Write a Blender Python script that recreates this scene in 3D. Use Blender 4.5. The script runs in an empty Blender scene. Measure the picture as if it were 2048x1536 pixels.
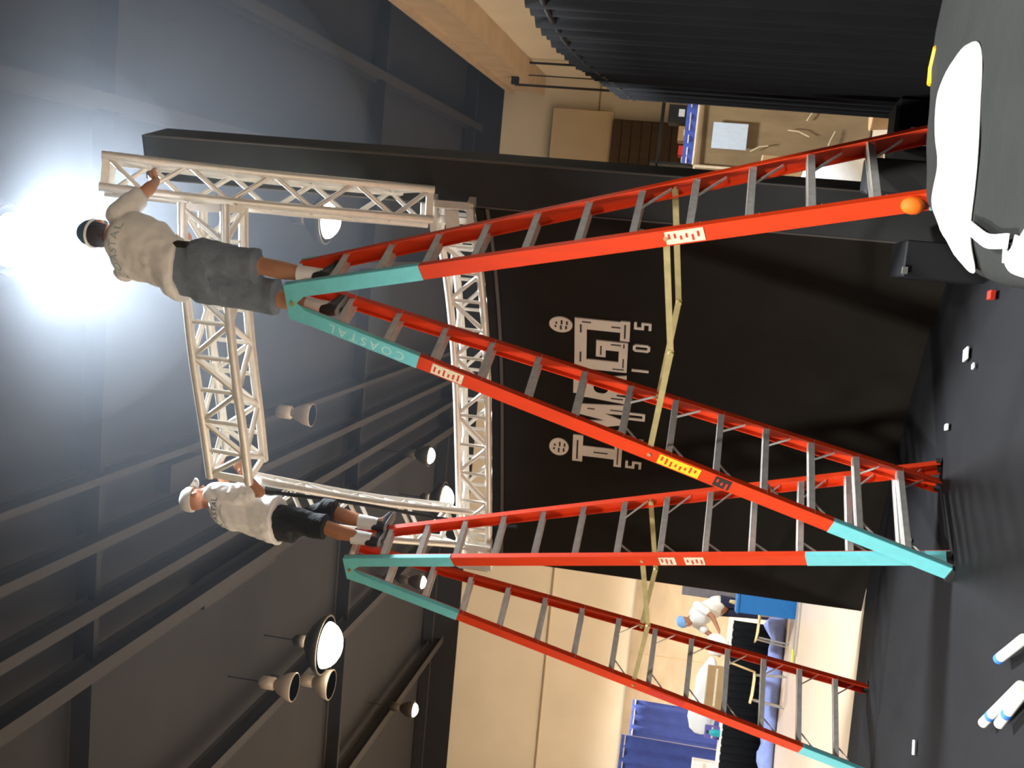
import bpy, bmesh, math, random
from mathutils import Vector, Matrix, noise
from mathutils.bvhtree import BVHTree
random.seed(7)
C = bpy.context.scene.collection
PI = math.pi
def lin(c): return tuple(((v/255)/12.92 if v/255 <= .04045 else ((v/255+.055)/1.055)**2.4) for v in c)

# ------------------------------------------------------------------ camera
SC = bpy.context.scene
cd = bpy.data.cameras.new('camera'); cam = bpy.data.objects.new('camera', cd); C.objects.link(cam)
SC.camera = cam
PITCH, ROLL, EYE = .1731, .1132, 1.5651
fw = Vector((0, math.cos(PITCH), math.sin(PITCH))); rt0 = Vector((1, 0, 0)); up0 = rt0.cross(fw)
rt = rt0*math.cos(ROLL) + up0*math.sin(ROLL); up = up0*math.cos(ROLL) - rt0*math.sin(ROLL)
# the phone is held upright and the picture is stored lying on its side: image right = world down, image up = world right
ix, iy = -up, rt
cam.matrix_world = Matrix(((ix.x, iy.x, -fw.x, 0), (ix.y, iy.y, -fw.y, 0), (ix.z, iy.z, -fw.z, EYE), (0, 0, 0, 1)))
cd.sensor_fit = 'HORIZONTAL'; cd.sensor_width = 36; cd.lens = 36*2188.7/2048; cd.clip_end = 200; cd.clip_start = .05

# ------------------------------------------------------------------ view, world
SC.view_settings.view_transform = 'Standard'; SC.view_settings.look = 'None'
SC.view_settings.gamma = 1; SC.view_settings.use_curve_mapping = False
SC.view_settings.exposure = 0.0
w = bpy.data.worlds.new('world'); SC.world = w; w.use_nodes = True
w.node_tree.nodes['Background'].inputs[0].default_value = (.75, .85, 1, 1)
w.node_tree.nodes['Background'].inputs[1].default_value = .02
SC.cycles.use_denoising = True
SC.cycles.max_bounces = 4; SC.cycles.volume_bounces = 0
SC.cycles.sample_clamp_indirect = 4; SC.cycles.filter_width = 2.2; SC.cycles.adaptive_threshold = .025

# ------------------------------------------------------------------ hall frame
HA = .135
def H(p, q, z=0): return Vector((p*math.cos(HA)+q*math.sin(HA), -p*math.sin(HA)+q*math.cos(HA), z))

# ------------------------------------------------------------------ materials
def mat(name, col, rough=.6, metal=0, var=.0, scale=8, bump=0, bscale=40, emit=None, es=0, spec=None, stretch=None, sheen=0):
    m = bpy.data.materials.new(name); m.use_nodes = True
    nt = m.node_tree; b = nt.nodes['Principled BSDF']
    col = lin(col) if max(col) > 1 else col
    b.inputs['Base Color'].default_value = (*col, 1); b.inputs['Roughness'].default_value = rough; b.inputs['Metallic'].default_value = metal
    if spec is not None: b.inputs['Specular IOR Level'].default_value = spec
    if emit: b.inputs['Emission Color'].default_value = (*lin(emit), 1); b.inputs['Emission Strength'].default_value = es
    if var or bump:
        tc = nt.nodes.new('ShaderNodeTexCoord'); mp = nt.nodes.new('ShaderNodeMapping')
        nt.links.new(tc.outputs['Object'], mp.inputs[0])
        if stretch: mp.inputs['Scale'].default_value = stretch
    if var:
        n = nt.nodes.new('ShaderNodeTexNoise'); n.inputs['Scale'].default_value = scale; n.inputs['Detail'].default_value = 6
        nt.links.new(mp.outputs[0], n.inputs[0])
        r = nt.nodes.new('ShaderNodeMapRange'); r.inputs[1].default_value = .3; r.inputs[2].default_value = .7
        r.inputs[3].default_value = 1-var; r.inputs[4].default_value = 1+var
        nt.links.new(n.outputs[0], r.inputs[0])
        mx = nt.nodes.new('ShaderNodeVectorMath'); mx.operation = 'SCALE'; mx.inputs[0].default_value = col
        nt.links.new(r.outputs[0], mx.inputs['Scale']); nt.links.new(mx.outputs[0], b.inputs['Base Color'])
    if bump:
        n2 = nt.nodes.new('ShaderNodeTexNoise'); n2.inputs['Scale'].default_value = bscale; n2.inputs['Detail'].default_value = 4
        nt.links.new(mp.outputs[0], n2.inputs[0])
        bp = nt.nodes.new('ShaderNodeBump'); bp.inputs['Strength'].default_value = bump; bp.inputs['Distance'].default_value = .02
        nt.links.new(n2.outputs[0], bp.inputs['Height']); nt.links.new(bp.outputs[0], b.inputs['Normal'])
    return m
M = {}
M['orange'] = mat('orange_fibreglass', (208, 56, 13), .45, var=.08, scale=14, bump=.05, bscale=90, stretch=(1, 1, .2))
M['teal'] = mat('teal_paint', (112, 200, 204), .5, var=.05, scale=20)
M['white_ink'] = mat('white_ink', (188, 228, 222), .6, var=.05)
M['alu'] = mat('mill_aluminium', (205, 203, 198), .38, .75, var=.08, scale=30)
M['step'] = mat('ribbed_step_aluminium', (226, 224, 218), .32, .45, var=.12, scale=22)
M['spreader'] = mat('zinc_plated_steel', (196, 182, 130), .45, .55, var=.12, scale=18)
M['rubber'] = mat('black_rubber', (28, 28, 28), .8)
M['label_cream'] = mat('cream_sticker', (222, 210, 180), .5, var=.15, scale=60)
M['label_red'] = mat('red_print', (200, 50, 35), .5)
M['label_yellow'] = mat('yellow_sticker', (250, 200, 40), .5, var=.1, scale=60)
M['label_black'] = mat('black_sticker', (45, 42, 38), .5)
M['truss'] = mat('truss_aluminium', (240, 236, 226), .36, .35, var=.05, scale=25)
M['black_fabric'] = mat('black_stretch_fabric', (34, 31, 26), .95, var=.12, scale=3, bump=.15, bscale=120, spec=.15)
M['grey_fabric'] = mat('charcoal_fabric', (58, 60, 60), .95, var=.1, scale=3, bump=.15, bscale=120, spec=.15)
M['drape'] = mat('black_pleated_drape', (20, 21, 23), .9, var=.12, scale=5, bump=.1, bscale=90, spec=.1)
M['sheeting'] = mat('black_sheeting', (18, 18, 20), .75, var=.2, scale=3, bump=.25, bscale=9, spec=.2, stretch=(1, .3, 1))
M['print_white'] = mat('white_vinyl_print', (232, 226, 208), .6, var=.06, scale=5)
M['print_black'] = mat('black_vinyl_inline', (46, 42, 38), .8)
M['grey_line'] = mat('grey_piping', (84, 79, 74), .6)
M['wall_tan'] = mat('painted_concrete_wall', (206, 196, 176), .85, var=.05, scale=.6, bump=.1, bscale=12)
M['wall_low'] = mat('tan_wainscot', (146, 130, 106), .85, var=.12, scale=1.2, stretch=(1, 1, 3))
M['seam'] = mat('seam', (150, 130, 100), .9)
M['dark'] = mat('dark_ceiling_paint', (24, 25, 29), .95, var=.15, scale=1.5)
M['beam'] = mat('ceiling_steel', (27, 26, 28), .8, var=.15, scale=4)
M['beige_beam'] = mat('painted_beam', (178, 156, 126), .8, var=.08, scale=2)
M['brown'] = mat('dark_brown_door', (62, 44, 22), .7, var=.12, scale=1.5, stretch=(3, 3, .4))
M['floor'] = mat('pale_concrete_floor', (206, 184, 158), .32, var=.12, scale=.9, bump=.05, bscale=6, stretch=(1, .35, 1))
M['lamp_metal'] = mat('lamp_housing', (200, 186, 170), .4, .3)
M['dark_metal'] = mat('dark_steel', (34, 33, 32), .6, .4)
M['shirt'] = mat('light_grey_cotton', (238, 238, 236), .9, var=.04, scale=9, bump=.2, bscale=30)
M['tee_print'] = mat('tee_print_blue_grey', (58, 90, 124), .8, var=.2, scale=60)
M['tee_print_pale'] = mat('tee_print_faded', (158, 180, 184), .8, var=.2, scale=60)
M['hair'] = mat('dark_hair', (40, 38, 40), .7, bump=.6, bscale=60)
M['tee_line'] = mat('tee_print_dark_blue', (40, 60, 120), .8)
M['denim'] = mat('grey_blue_shorts_cloth', (112, 124, 140), .95, var=.12, scale=18, bump=.3, bscale=60)
M['dark_cloth'] = mat('black_shorts_cloth', (26, 30, 34), .95, var=.15, scale=18, bump=.3, bscale=50)
M['skin'] = mat('skin', (190, 138, 110), .55, var=.06, scale=14)
M['skin2'] = mat('skin_tanned', (166, 112, 80), .55, var=.06, scale=14)
M['sock'] = mat('white_sock', (236, 236, 234), .9, bump=.3, bscale=90)
M['shoe'] = mat('dark_shoe', (34, 34, 38), .6)
M['sole'] = mat('grey_sole', (140, 140, 140), .7)
M['cap_teal'] = mat('teal_cap_cloth', (56, 96, 116), .9)
M['cap_white'] = mat('pale_grey_cap_cloth', (206, 208, 204), .9, var=.05)
M['white'] = mat('white_cloth', (244, 244, 238), .8, bump=.2, bscale=14)
M['white_plastic'] = mat('white_plastic', (240, 238, 230), .4)
M['paper'] = mat('white_paper', (226, 232, 236), .6, var=.05, scale=30)
M['dull_paper'] = mat('taped_paper_sheet', (168, 176, 182), .6, var=.05, scale=30)
M['lamp_shell'] = mat('lamp_shell_dark', (74, 68, 62), .5, .3)
M['kraft'] = mat('cardboard', (166, 134, 92), .7, var=.12, scale=4)
M['wrap'] = mat('stretch_wrapped_cardboard', (118, 98, 70), .2, var=.2, scale=4, bump=1.0, bscale=5, spec=.8, stretch=(1, 1, .35))
M['film'] = mat('clear_film_fold', (186, 168, 138), .12, var=.1, scale=9, bump=.6, bscale=16, spec=.8)
M['lime'] = mat('lime_tape', (214, 236, 20), .5)
M['blue'] = mat('royal_blue_drape', (58, 74, 142), .85, var=.12, scale=6, spec=.2)
M['bin_blue'] = mat('blue_plastic', (20, 104, 168), .5, var=.05, scale=12)
M['peri'] = mat('periwinkle_cloth', (136, 152, 212), .8, var=.15, scale=6, bump=.5, bscale=8)
M['cream'] = mat('cream_plastic', (240, 214, 152), .45)
M['navy'] = mat('navy_cloth', (34, 38, 66), .9)
M['yellow'] = mat('yellow_tape', (250, 190, 20), .5, var=.06, scale=40)
M['red'] = mat('red_plastic', (205, 52, 30), .5)
M['orange_soft'] = mat('orange_foam', (250, 110, 10), .7, var=.1, scale=40)
M['band_blue'] = mat('blue_tape', (60, 120, 200), .5)
M['purple'] = mat('purple_box', (96, 86, 160), .6)
M['cyan'] = mat('teal_bottle', (20, 160, 170), .4)
M['case'] = mat('black_case', (24, 26, 28), .55, spec=.4)
M['carpet_grey'] = mat('grey_panel', (120, 118, 122), .9, var=.15, scale=8)
M['leaf'] = mat('green_leaf', (110, 120, 60), .7)
M['eye'] = mat('eye_white', (235, 235, 235), .3)
M['lip'] = mat('lip', (160, 84, 74), .6)
M['lamp_near'] = mat('lamp_glass_near', (255, 255, 255), .3, emit=(236, 242, 255), es=60)
M['lamp_far'] = mat('lamp_glass_far', (255, 255, 255), .3, emit=(255, 240, 206), es=30)

# ------------------------------------------------------------------ mesh builder
class MB:
    def __init__(s): s.v = []; s.f = []; s.smooth = []
    def add(s, vs, fs, sm=False):
        o = len(s.v); s.v += [Vector(v) for v in vs]
        s.f += [tuple(i+o for i in f) for f in fs]; s.smooth += [sm]*len(fs); return s
    def box(s, c, size, R=None, taper=1.0):
        c = Vector(c); x, y, z = [k/2 for k in size]; vs = []
        for dz in (-1, 1):
            t = taper if dz > 0 else 1
            for dx, dy in ((-1, -1), (1, -1), (1, 1), (-1, 1)):
                v = Vector((dx*x*t, dy*y*t, dz*z)); vs.append(c+(R @ v if R else v))
        return s.add(vs, [(3, 2, 1, 0), (4, 5, 6, 7), (0, 1, 5, 4), (1, 2, 6, 5), (2, 3, 7, 6), (3, 0, 4, 7)])
    def bbox(s, c, size, bev=.01, R=None):   # bevelled box
        c = Vector(c); x, y, z = [k/2 for k in size]; b = min(bev, x*.9, y*.9, z*.9); rings = []
        for zz, i in ((-z, b), (-z+b, 0), (z-b, 0), (z, b)):
            X, Y = x-i, y-i; k = b*.7 if i == 0 else b*.7
            rings.append([(-X+k, -Y, zz), (X-k, -Y, zz), (X, -Y+k, zz), (X, Y-k, zz), (X-k, Y, zz), (-X+k, Y, zz), (-X, Y-k, zz), (-X, -Y+k, zz)])
        vs = [c+(R @ Vector(v) if R else Vector(v)) for r in rings for v in r]; fs = [tuple(range(7, -1, -1)), tuple(range(24, 32))]
        for j in range(3):
            for i in range(8): fs.append((j*8+i, j*8+(i+1) % 8, j*8+8+(i+1) % 8, j*8+8+i))
        return s.add(vs, fs)
    def tube(s, pts, r, n=10, cap=True, rs=None):
        pts = [Vector(p) for p in pts]; m = len(pts); vs = []; prev = None
        for i, p in enumerate(pts):
            d = (pts[min(i+1, m-1)]-pts[max(i-1, 0)]).normalized()
            if prev is None: a = d.orthogonal().normalized()
            else: a = (prev-d*prev.dot(d)).normalized()
            prev = a; b = d.cross(a); rr = rs[i] if rs else r
            for k in range(n):
                t = 2*PI*k/n; vs.append(p+(a*math.cos(t)+b*math.sin(t))*rr)
        fs = [(i*n+k, i*n+(k+1) % n, (i+1)*n+(k+1) % n, (i+1)*n+k) for i in range(m-1) for k in range(n)]
        s.add(vs, fs, True)
        if cap: s.add([vs[k] for k in range(n)]+[vs[(m-1)*n+k] for k in range(n)], [tuple(range(n-1, -1, -1)), tuple(range(n, 2*n))])
        return s
    def bar(s, p0, p1, wdt, th, upv=(0, 0, 1)):
        p0, p1 = Vector(p0), Vector(p1); d = (p1-p0); L = d.length; d.normalize(); u = Vector(upv); u = (u-d*u.dot(d))
        u = d.orthogonal() if u.length < 1e-4 else u; u.normalize(); v = d.cross(u)
        R = Matrix((d, v, u)).transposed(); return s.box((p0+p1)/2, (L, th, wdt), R)
    def lathe(s, prof, c=(0, 0, 0), n=24, R=None, sx=1, sy=1):
        c = Vector(c); vs = []
        for r, z in prof:
            for k in range(n):
                t = 2*PI*k/n; v = Vector((r*math.cos(t)*sx, r*math.sin(t)*sy, z)); vs.append(c+(R @ v if R else v))
        fs = [(i*n+k, i*n+(k+1) % n, (i+1)*n+(k+1) % n, (i+1)*n+k) for i in range(len(prof)-1) for k in range(n)]
        s.add(vs, fs, True)
        if prof[0][0] > 1e-4: s.add(vs[:n], [tuple(range(n-1, -1, -1))])
        if prof[-1][0] > 1e-4: s.add(vs[-n:], [tuple(range(n))])
        return s
    def ball(s, c, r, n=12, R=None):
        r = r if hasattr(r, '__len__') else (r, r, r); m = n//2+2; c = Vector(c); vs = []
        for i in range(1, m):
            a = PI*i/m
            for k in range(n):
                t = 2*PI*k/n; v = Vector((math.sin(a)*math.cos(t)*r[0], math.sin(a)*math.sin(t)*r[1], -math.cos(a)*r[2])); vs.append(c+(R @ v if R else v))
        a0 = Vector((0, 0, -r[2])); a1 = Vector((0, 0, r[2]))
        vs += [c+(R @ a0 if R else a0), c+(R @ a1 if R else a1)]; nb = len(vs)
        fs = [(i*n+k, i*n+(k+1) % n, (i+1)*n+(k+1) % n, (i+1)*n+k) for i in range(m-2) for k in range(n)]
        fs += [(nb-2, (k+1) % n, k) for k in range(n)]+[(nb-1, (m-2)*n+k, (m-2)*n+(k+1) % n) for k in range(n)]
        return s.add(vs, fs, True)
    def caps(s, p0, r0, p1, r1, n=12):
        p0, p1 = Vector(p0), Vector(p1); s.ball(p0, r0, n); s.ball(p1, r1, n); return s.tube([p0, p1], 0, n+2, True, [r0, r1])
    def loft(s, rings, n=20):   # rings: (center, x axis vec, y axis vec) half axes
        vs = []
        for c, a, b in rings:
            for k in range(n):
                t = 2*PI*k/n; vs.append(Vector(c)+Vector(a)*math.cos(t)+Vector(b)*math.sin(t))
        m = len(rings); fs = [(i*n+k, i*n+(k+1) % n, (i+1)*n+(k+1) % n, (i+1)*n+k) for i in range(m-1) for k in range(n)]
        fs += [tuple(range(n-1, -1, -1)), tuple(range((m-1)*n, m*n))]
        return s.add(vs, fs, True)
    def prism(s, poly, o, ax, ay, az):   # extrude 2D polygon
        o, ax, ay, az = Vector(o), Vector(ax), Vector(ay), Vector(az); n = len(poly)
        vs = [o+ax*x+ay*y for x, y in poly]+[o+ax*x+ay*y+az for x, y in poly]
        return s.add(vs, [tuple(range(n-1, -1, -1)), tuple(range(n, 2*n))]+[(i, (i+1) % n, (i+1) % n+n, i+n) for i in range(n)])
WM = {}
def wm(o): return WM.get(o.name, Matrix.Identity(4)) if o else Matrix.Identity(4)
def obj(name, mb, m, parent=None, world=True, fix=True):
    me = bpy.data.meshes.new(name)
    inv = wm(parent).inverted() if (parent and world) else Matrix.Identity(4)
    me.from_pydata([inv @ v for v in mb.v], [], mb.f)
    for p, sflag in zip(me.polygons, mb.smooth): p.use_smooth = sflag
    me.update()
    if fix:
        bm = bmesh.new(); bm.from_mesh(me); bmesh.ops.recalc_face_normals(bm, faces=bm.faces); bm.to_mesh(me); bm.free()
    me.materials.append(M[m] if isinstance(m, str) else m)
    o = bpy.data.objects.new(name, me); C.objects.link(o)
    if parent: o.parent = parent
    WM[o.name] = wm(parent).copy() if parent else Matrix.Identity(4)
    return o
def thing(name, label, cat, loc=(0, 0, 0), rz=0, group=None):
    o = bpy.data.objects.new(name, None); C.objects.link(o); o.location = loc; o.rotation_euler = (0, 0, rz)
    WM[o.name] = Matrix.Translation(loc) @ Matrix.Rotation(rz, 4, 'Z')
    return tag(o, label, cat, group)
def tag(o, label, cat, group=None):
    o['label'] = label; o['category'] = cat
    if group: o['group'] = group
    return o
def struct(o): o['kind'] = 'structure'; return o
def dup(root, loc, rz=0, label=None):
    mp = {}
    def rec(o, par):
        c = o.copy(); C.objects.link(c); mp[o] = c
        if par: c.parent = par
        for ch in list(o.children): rec(ch, c)
        return c
    r = rec(root, None); r.location = loc; r.rotation_euler = (0, 0, rz)
    if label: r['label'] = label
    WM[r.name] = Matrix.Translation(loc) @ Matrix.Rotation(rz, 4, 'Z')
    return r
def RZ(a): return Matrix.Rotation(a, 3, 'Z')
def frameR(d, upv=(0, 0, 1)):
    d = Vector(d).normalized(); u = Vector(upv); u = (u-d*u.dot(d)).normalized(); v = u.cross(d)
    return Matrix((d, v, u)).transposed()

# ------------------------------------------------------------------ lamps and their light
LZ = 8.3
def lamp(p, q, near=False, power=900, col=(1, .93, .84), lit=True, label='', rad=.30, group=None, spread=118):
    c = H(p, q, LZ)
    t = thing('high_bay_lamp', label, 'lamp', c, 0, group)
    obj('reflector', MB().lathe([(rad, 0), (rad*1.04, .01), (rad*.92, .14), (rad*.6, .30), (rad*.32, .38), (rad*.3, .4), (rad*.55, .28), (rad*.86, .13), (rad*.97, .0)], c, 28), 'lamp_shell' if lit else 'lamp_metal', t)
    obj('ballast', MB().lathe([(.09, .38), (.12, .4), (.12, .62), (.06, .68)], c, 16), 'lamp_shell' if lit else 'lamp_metal', t)
    obj('stem', MB().tube([c+Vector((0, 0, .66)), c+Vector((0, 0, 9.6-LZ))], .012, 8), 'dark_metal', t)
    if lit:
        obj('bulb', MB().ball(c+Vector((0, 0, .04)), (rad*.80, rad*.80, rad*.62), 20), 'lamp_near' if near else 'lamp_far', t)
        l = bpy.data.lights.new('lamp_light', 'SPOT'); l.energy = power; l.color = col; l.shadow_soft_size = .45 if near else .3
        l.spot_size = math.radians(150 if near else spread); l.spot_blend = .25 if near else .6
        lo = bpy.data.objects.new('lamp_light', l); C.objects.link(lo); lo.parent = t; lo.location = (0, 0, -.22)
    return t
NEARCOL = (.86, .92, 1)
lamp(-.46, 9.6, True, 6500, NEARCOL, label='big glaring cool white lamp high above the two workers, nearest of all', rad=.34)
lamp(.01, 18.31, False, 2600, label='round warm lamp seen through the right side of the truss frame', rad=.42)
lamp(-5.77, 26.99, False, 2600, label='small warm lamp seen inside the truss frame above its left end', rad=.27)
lamp(-7.39, 28.99, False, 2600, label='warm lamp right behind the left upright of the truss frame', rad=.5)
lamp(-9.25, 27.28, False, 6000, label='small lamp shining between the rails of the left ladder', rad=.22)
lamp(-8.27, 19.8, False, 6000, label='bright warm lamp hanging left of the left ladder with dark lamps beside it', rad=.58)
lamp(-12.91, 27.49, False, 7000, label='small warm lamp farthest left, above the tan wall', rad=.24)
lamp(-9.3, 20.3, lit=False, label='unlit lamp housing just left of the bright left lamp', rad=.3)
lamp(-8.5, 18.2, lit=False, label='unlit lamp housing just above the bright left lamp', rad=.26)
lamp(-3.43, 18.2, lit=False, label='unlit lamp housing in the middle of the dark ceiling', rad=.2)
bl = 'high bay lamp of the row over and behind the photographer, out of view'
for p, q in ((-4, 1), (2.5, -1), (-1, -6), (-11, 6), (-17, 20), (-17, 28), (-15, 12)):
    lamp(p, q, False, 6800, (1, .97, .93), label=bl, group='lamps out of view')

# ------------------------------------------------------------------ room shell
def hbox(name, p0, p1, q0, q1, z0, z1, m, parent=None):
    return obj(name, MB().box(H((p0+p1)/2, (q0+q1)/2, (z0+z1)/2), (p1-p0, q1-q0, z1-z0), RZ(-HA)), m, parent)
struct(hbox('floor', -26, 5.4, -12, 34.3, -.12, 0, 'floor'))
struct(hbox('ceiling', -26, 5.4, -12, 34.3, 9.6, 9.8, 'dark'))
wb = struct(hbox('wall_back', -26, 5.4, 34, 34.3, 0, 8.62, 'wall_tan'))
hbox('upper_band', -26, 5.4, 33.99, 34.3, 8.62, 9.6, 'dark', wb)
wains = hbox('wainscot', -26, 3.3, 33.93, 33.999, 0, 2.97, 'wall_low', wb)
for k in range(10): hbox('panel_seam', -20+k*2.4, -19.97+k*2.4, 33.92, 33.93, .05, 2.95, 'seam', wb)
hbox('panel_seam', -26, 5.4, 33.96, 33.999, 5.62, 5.66, 'seam', wb)
wr = struct(hbox('wall_right', 5.05, 5.35, -12, 34, 0, 9.6, 'dark'))
hbox('tan_facing', 4.97, 5.05, 10, 34, 0, 8.5, 'wall_tan', wr)
struct(hbox('wall_left', -26.3, -26, -12, 34.3, 0, 9.8, 'dark'))
struct(hbox('wall_front', -26, 5.4, -12.3, -12, 0, 9.8, 'dark'))
t1 = struct(hbox('trim_1', 4.45, 4.96, 12, 33.9, 7.35, 8.45, 'beige_beam'))
hbox('flange', 4.35, 4.45, 12, 33.9, 8.3, 8.45, 'beige_beam', t1); hbox('flange', 4.35, 4.45, 12, 33.9, 7.35, 7.48, 'beige_beam', t1)
# dark roll-up door on the back wall behind the black column
dr = struct(hbox('door_1', .2, 3.79, 33.7, 33.92, 0, 5.12, 'brown'))
for k in range(17): hbox('slat', .24, 3.75, 33.66, 33.7, .08+k*.3, .08+k*.3+.27, 'brown', dr)
shade_slab = struct(hbox('trim_3', .2, 4.0, 33.75, 33.93, 5.14, 7.0, mat('shaded_tan', (186, 168, 136), .85, var=.05, scale=1)))  # tan slab coloured darker than the wall, standing in for a shaded square
# ceiling beams and ducts
tn = 4
for p, wdt, zz in ((-5.5, .16, 9.0), (-6.35, .22, 9.0), (-4.45, .14, 9.05), (-3.6, .1, 9.1), (-9.6, .2, 9.0), (-13.5, .25, 9.0), (1.2, .2, 9.1), (3.2, .2, 9.1), (-.9, .12, 9.15)):
    b = MB(); c0, c1 = H(p, -10, zz), H(p+.35 if p < -5 else p, 33.5, zz)
    b.bar(c0, c1, .02, wdt); b.bar(c0+Vector((0, 0, .34)), c1+Vector((0, 0, .34)), .02, wdt); b.bar(c0+Vector((0, 0, .17)), c1+Vector((0, 0, .17)), .34, .015)
    o = struct(obj('trim_%d' % tn, b, 'beam')); tn += 1
for q in (13, 24, 33):
    b = MB(); c0, c1 = H(-25.9, q, 9.38), H(5, q, 9.38); b.bar(c0, c1, .3, .12)
    struct(obj('trim_%d' % tn, b, 'dark')); tn += 1
for (p, q, l) in ((-4.1, 15.6, 1.0), (-6.4, 18.0, 3.0)):
    d = hbox('ceiling_duct', p-.22, p+.22, q-l/2, q+l/2, 9.34, 9.58, 'lamp_metal')
    d.data.materials[0] = M['beam']
    tag(d, 'short grey duct box under the ceiling, %s' % ('the smaller one' if l < 2 else 'the longer one'), 'duct')

# ------------------------------------------------------------------ black sheeting over the floor
def sheet():
    mb = MB(); n, m2 = 90, 60; vs = []
    # quad: near-left, near-right, far-right, far-left
    A, B, D, E = Vector((-6.5, 1.0, 0)), Vector((4.4, 1.0, 0)), Vector((4.4, 9.7, 0)), Vector((-3.4, 9.82, 0))
    for j in range(m2+1):
        for i in range(n+1):
            u, v = i/n, j/m2; P = (A*(1-u)+B*u)*(1-v)+(E*(1-u)+D*u)*v
            far = min(1, (1-v)*12)
            P.y += (0.25*max(0, u-.2)*0)
            h = .012+.03*far*max(0, noise.noise(Vector((P.x*.5, P.y*4.2, .3))))+.012*noise.noise(Vector((P.x*1.5, P.y*7, 5)))*far
            if -2.2 < P.x < 2 and 4.9 < P.y < 9.3: h = min(h, .016)
            vs.append(P+Vector((0, 0, max(.004, h))))
    fs = [(j*(n+1)+i, j*(n+1)+i+1, (j+1)*(n+1)+i+1, (j+1)*(n+1)+i) for j in range(m2) for i in range(n)]
    mb.add(vs, fs, True); return obj('floor_sheeting', mb, 'sheeting', fix=False)
tag(sheet(), 'black rumpled sheeting spread over the floor under both ladders', 'floor cover')

# ------------------------------------------------------------------ curved black backdrop wall
CP = [(-1.62, 9.93), (-1.05, 9.6), (-.59, 9.32), (-.15, 9.04), (.26, 8.73), (.63, 8.38), (.97, 7.98), (1.22, 7.6)]
def dense(P, n=12):
    Q = [Vector(p) for p in P]; Q = [2*Q[0]-Q[1]]+Q+[2*Q[-1]-Q[-2]]; out = []
    for i in range(1, len(Q)-2):
        for k in range(n):
            t = k/n; a, b, c, d = Q[i-1:i+3]; out.append(.5*(2*b+(c-a)*t+(2*a-5*b+4*c-d)*t*t+(-a+3*b-3*c+d)*t**3))
    out.append(Q[-2]); return out
CD = dense(CP); CS = [0]
for a, b in zip(CD, CD[1:]): CS.append(CS[-1]+(b-a).length)
def wallpt(s, z, off=0):
    i = 0
    while i < len(CS)-2 and CS[i+1] < s: i += 1
    t = (s-CS[i])/(CS[i+1]-CS[i]); d = (CD[i+1]-CD[i]).normalized(); P = CD[i].lerp(CD[i+1], t); n = Vector((d.y, -d.x))
    P = P+n*off; return Vector((P.x, P.y, z))
bw = thing('backdrop_wall', 'curved black fabric wall with a white printed logo behind the ladders', 'backdrop', (0, 8.9, 0))
def curved(s0, s1, z0, z1, o0, o1, n=24):
    mb = MB(); vs = []
    for i in range(n+1):
        s = s0+(s1-s0)*i/n
        vs += [wallpt(s, z0, o0), wallpt(s, z0, o1), wallpt(s, z1, o1), wallpt(s, z1, o0)]
    fs = [(0, 1, 2, 3), (n*4+3, n*4+2, n*4+1, n*4)]
    for i in range(n):
        for k in range(4): fs.append((i*4+k, i*4+4+k, i*4+4+(k+1) % 4, i*4+(k+1) % 4))
    return mb.add(vs, fs, False)
L = CS[-1]
obj('fabric_skin', curved(0, L, .01, 3.29, -.04, 0, 60), 'black_fabric', bw)
obj('top_trim', curved(0, L, 3.2, 3.225, 0, .012, 60), 'grey_line', bw)
obj('top_rail', curved(0, L, 3.235, 3.3, 0, .02, 60), 'black_fabric', bw)
def quad(mb, c, off=.012, back=.0, n=4):   # c: four (s,z) corners in order; subdivided along s
    (a, b, c2, d) = c; vs = []
    for i in range(n+1):
        t = i/n; p = (a[0]+(b[0]-a[0])*t, a[1]+(b[1]-a[1])*t); q = (d[0]+(c2[0]-d[0])*t, d[1]+(c2[1]-d[1])*t)
        vs += [wallpt(p[0], p[1], back), wallpt(p[0], p[1], off), wallpt(q[0], q[1], off), wallpt(q[0], q[1], back)]
    fs = [(0, 1, 2, 3), (n*4+3, n*4+2, n*4+1, n*4)]
    for i in range(n):
        for k in range(4): fs.append((i*4+k, i*4+4+k, i*4+4+(k+1) % 4, i*4+(k+1) % 4))
    mb.add(vs, fs)
def rect(mb, s0, s1, z0, z1, **k): quad(mb, [(s0, z0), (s1, z0), (s1, z1), (s0, z1)], **k)
def disc(mb, s, z, rs, rz, off=.012, n=28):
    vs = [wallpt(s, z, off)]+[wallpt(s+rs*math.cos(2*PI*k/n), z+rz*math.sin(2*PI*k/n), off) for k in range(n)]+[wallpt(s+rs*math.cos(2*PI*k/n), z+rz*math.sin(2*PI*k/n), 0) for k in range(n)]
    mb.add(vs, [(0, 1+k, 1+(k+1) % n) for k in range(n)]+[(1+k, 1+n+k, 1+n+(k+1) % n, 1+(k+1) % n) for k in range(n)])
def letter(white, inline=None):
    mb = MB(); white(mb); o = obj('logo_letter', mb, 'print_white', bw)
    if inline:
        m2 = MB(); inline(m2); obj('inline_stroke', m2, 'print_black', o)
def ln(mb, *c): quad(mb, c, off=.016, back=.010)
def lr(mb, s0, s1, z0, z1): rect(mb, s0, s1, z0, z1, off=.016, back=.010)
for sc_, r1, r2 in ((1.327, .086, .083), (2.575, .078, .092)):
    def dot(mb): disc(mb, sc_, 2.718, r1, r2)
    def din(mb):
        for dz, w2 in ((.042, .34), (0, .6), (-.042, .5)):
            lr(mb, sc_-r1*w2, sc_-r1*.1, 2.718+dz-.007, 2.718+dz+.007); lr(mb, sc_+r1*.1, sc_+r1*w2, 2.718+dz-.014, 2.718+dz+.000)
    letter(dot, din)
def I1(mb): rect(mb, 1.205, 1.47, 2.515, 2.6); rect(mb, 1.266, 1.368, 2.24, 2.52); rect(mb, 1.195, 1.44, 2.182, 2.245)
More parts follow.
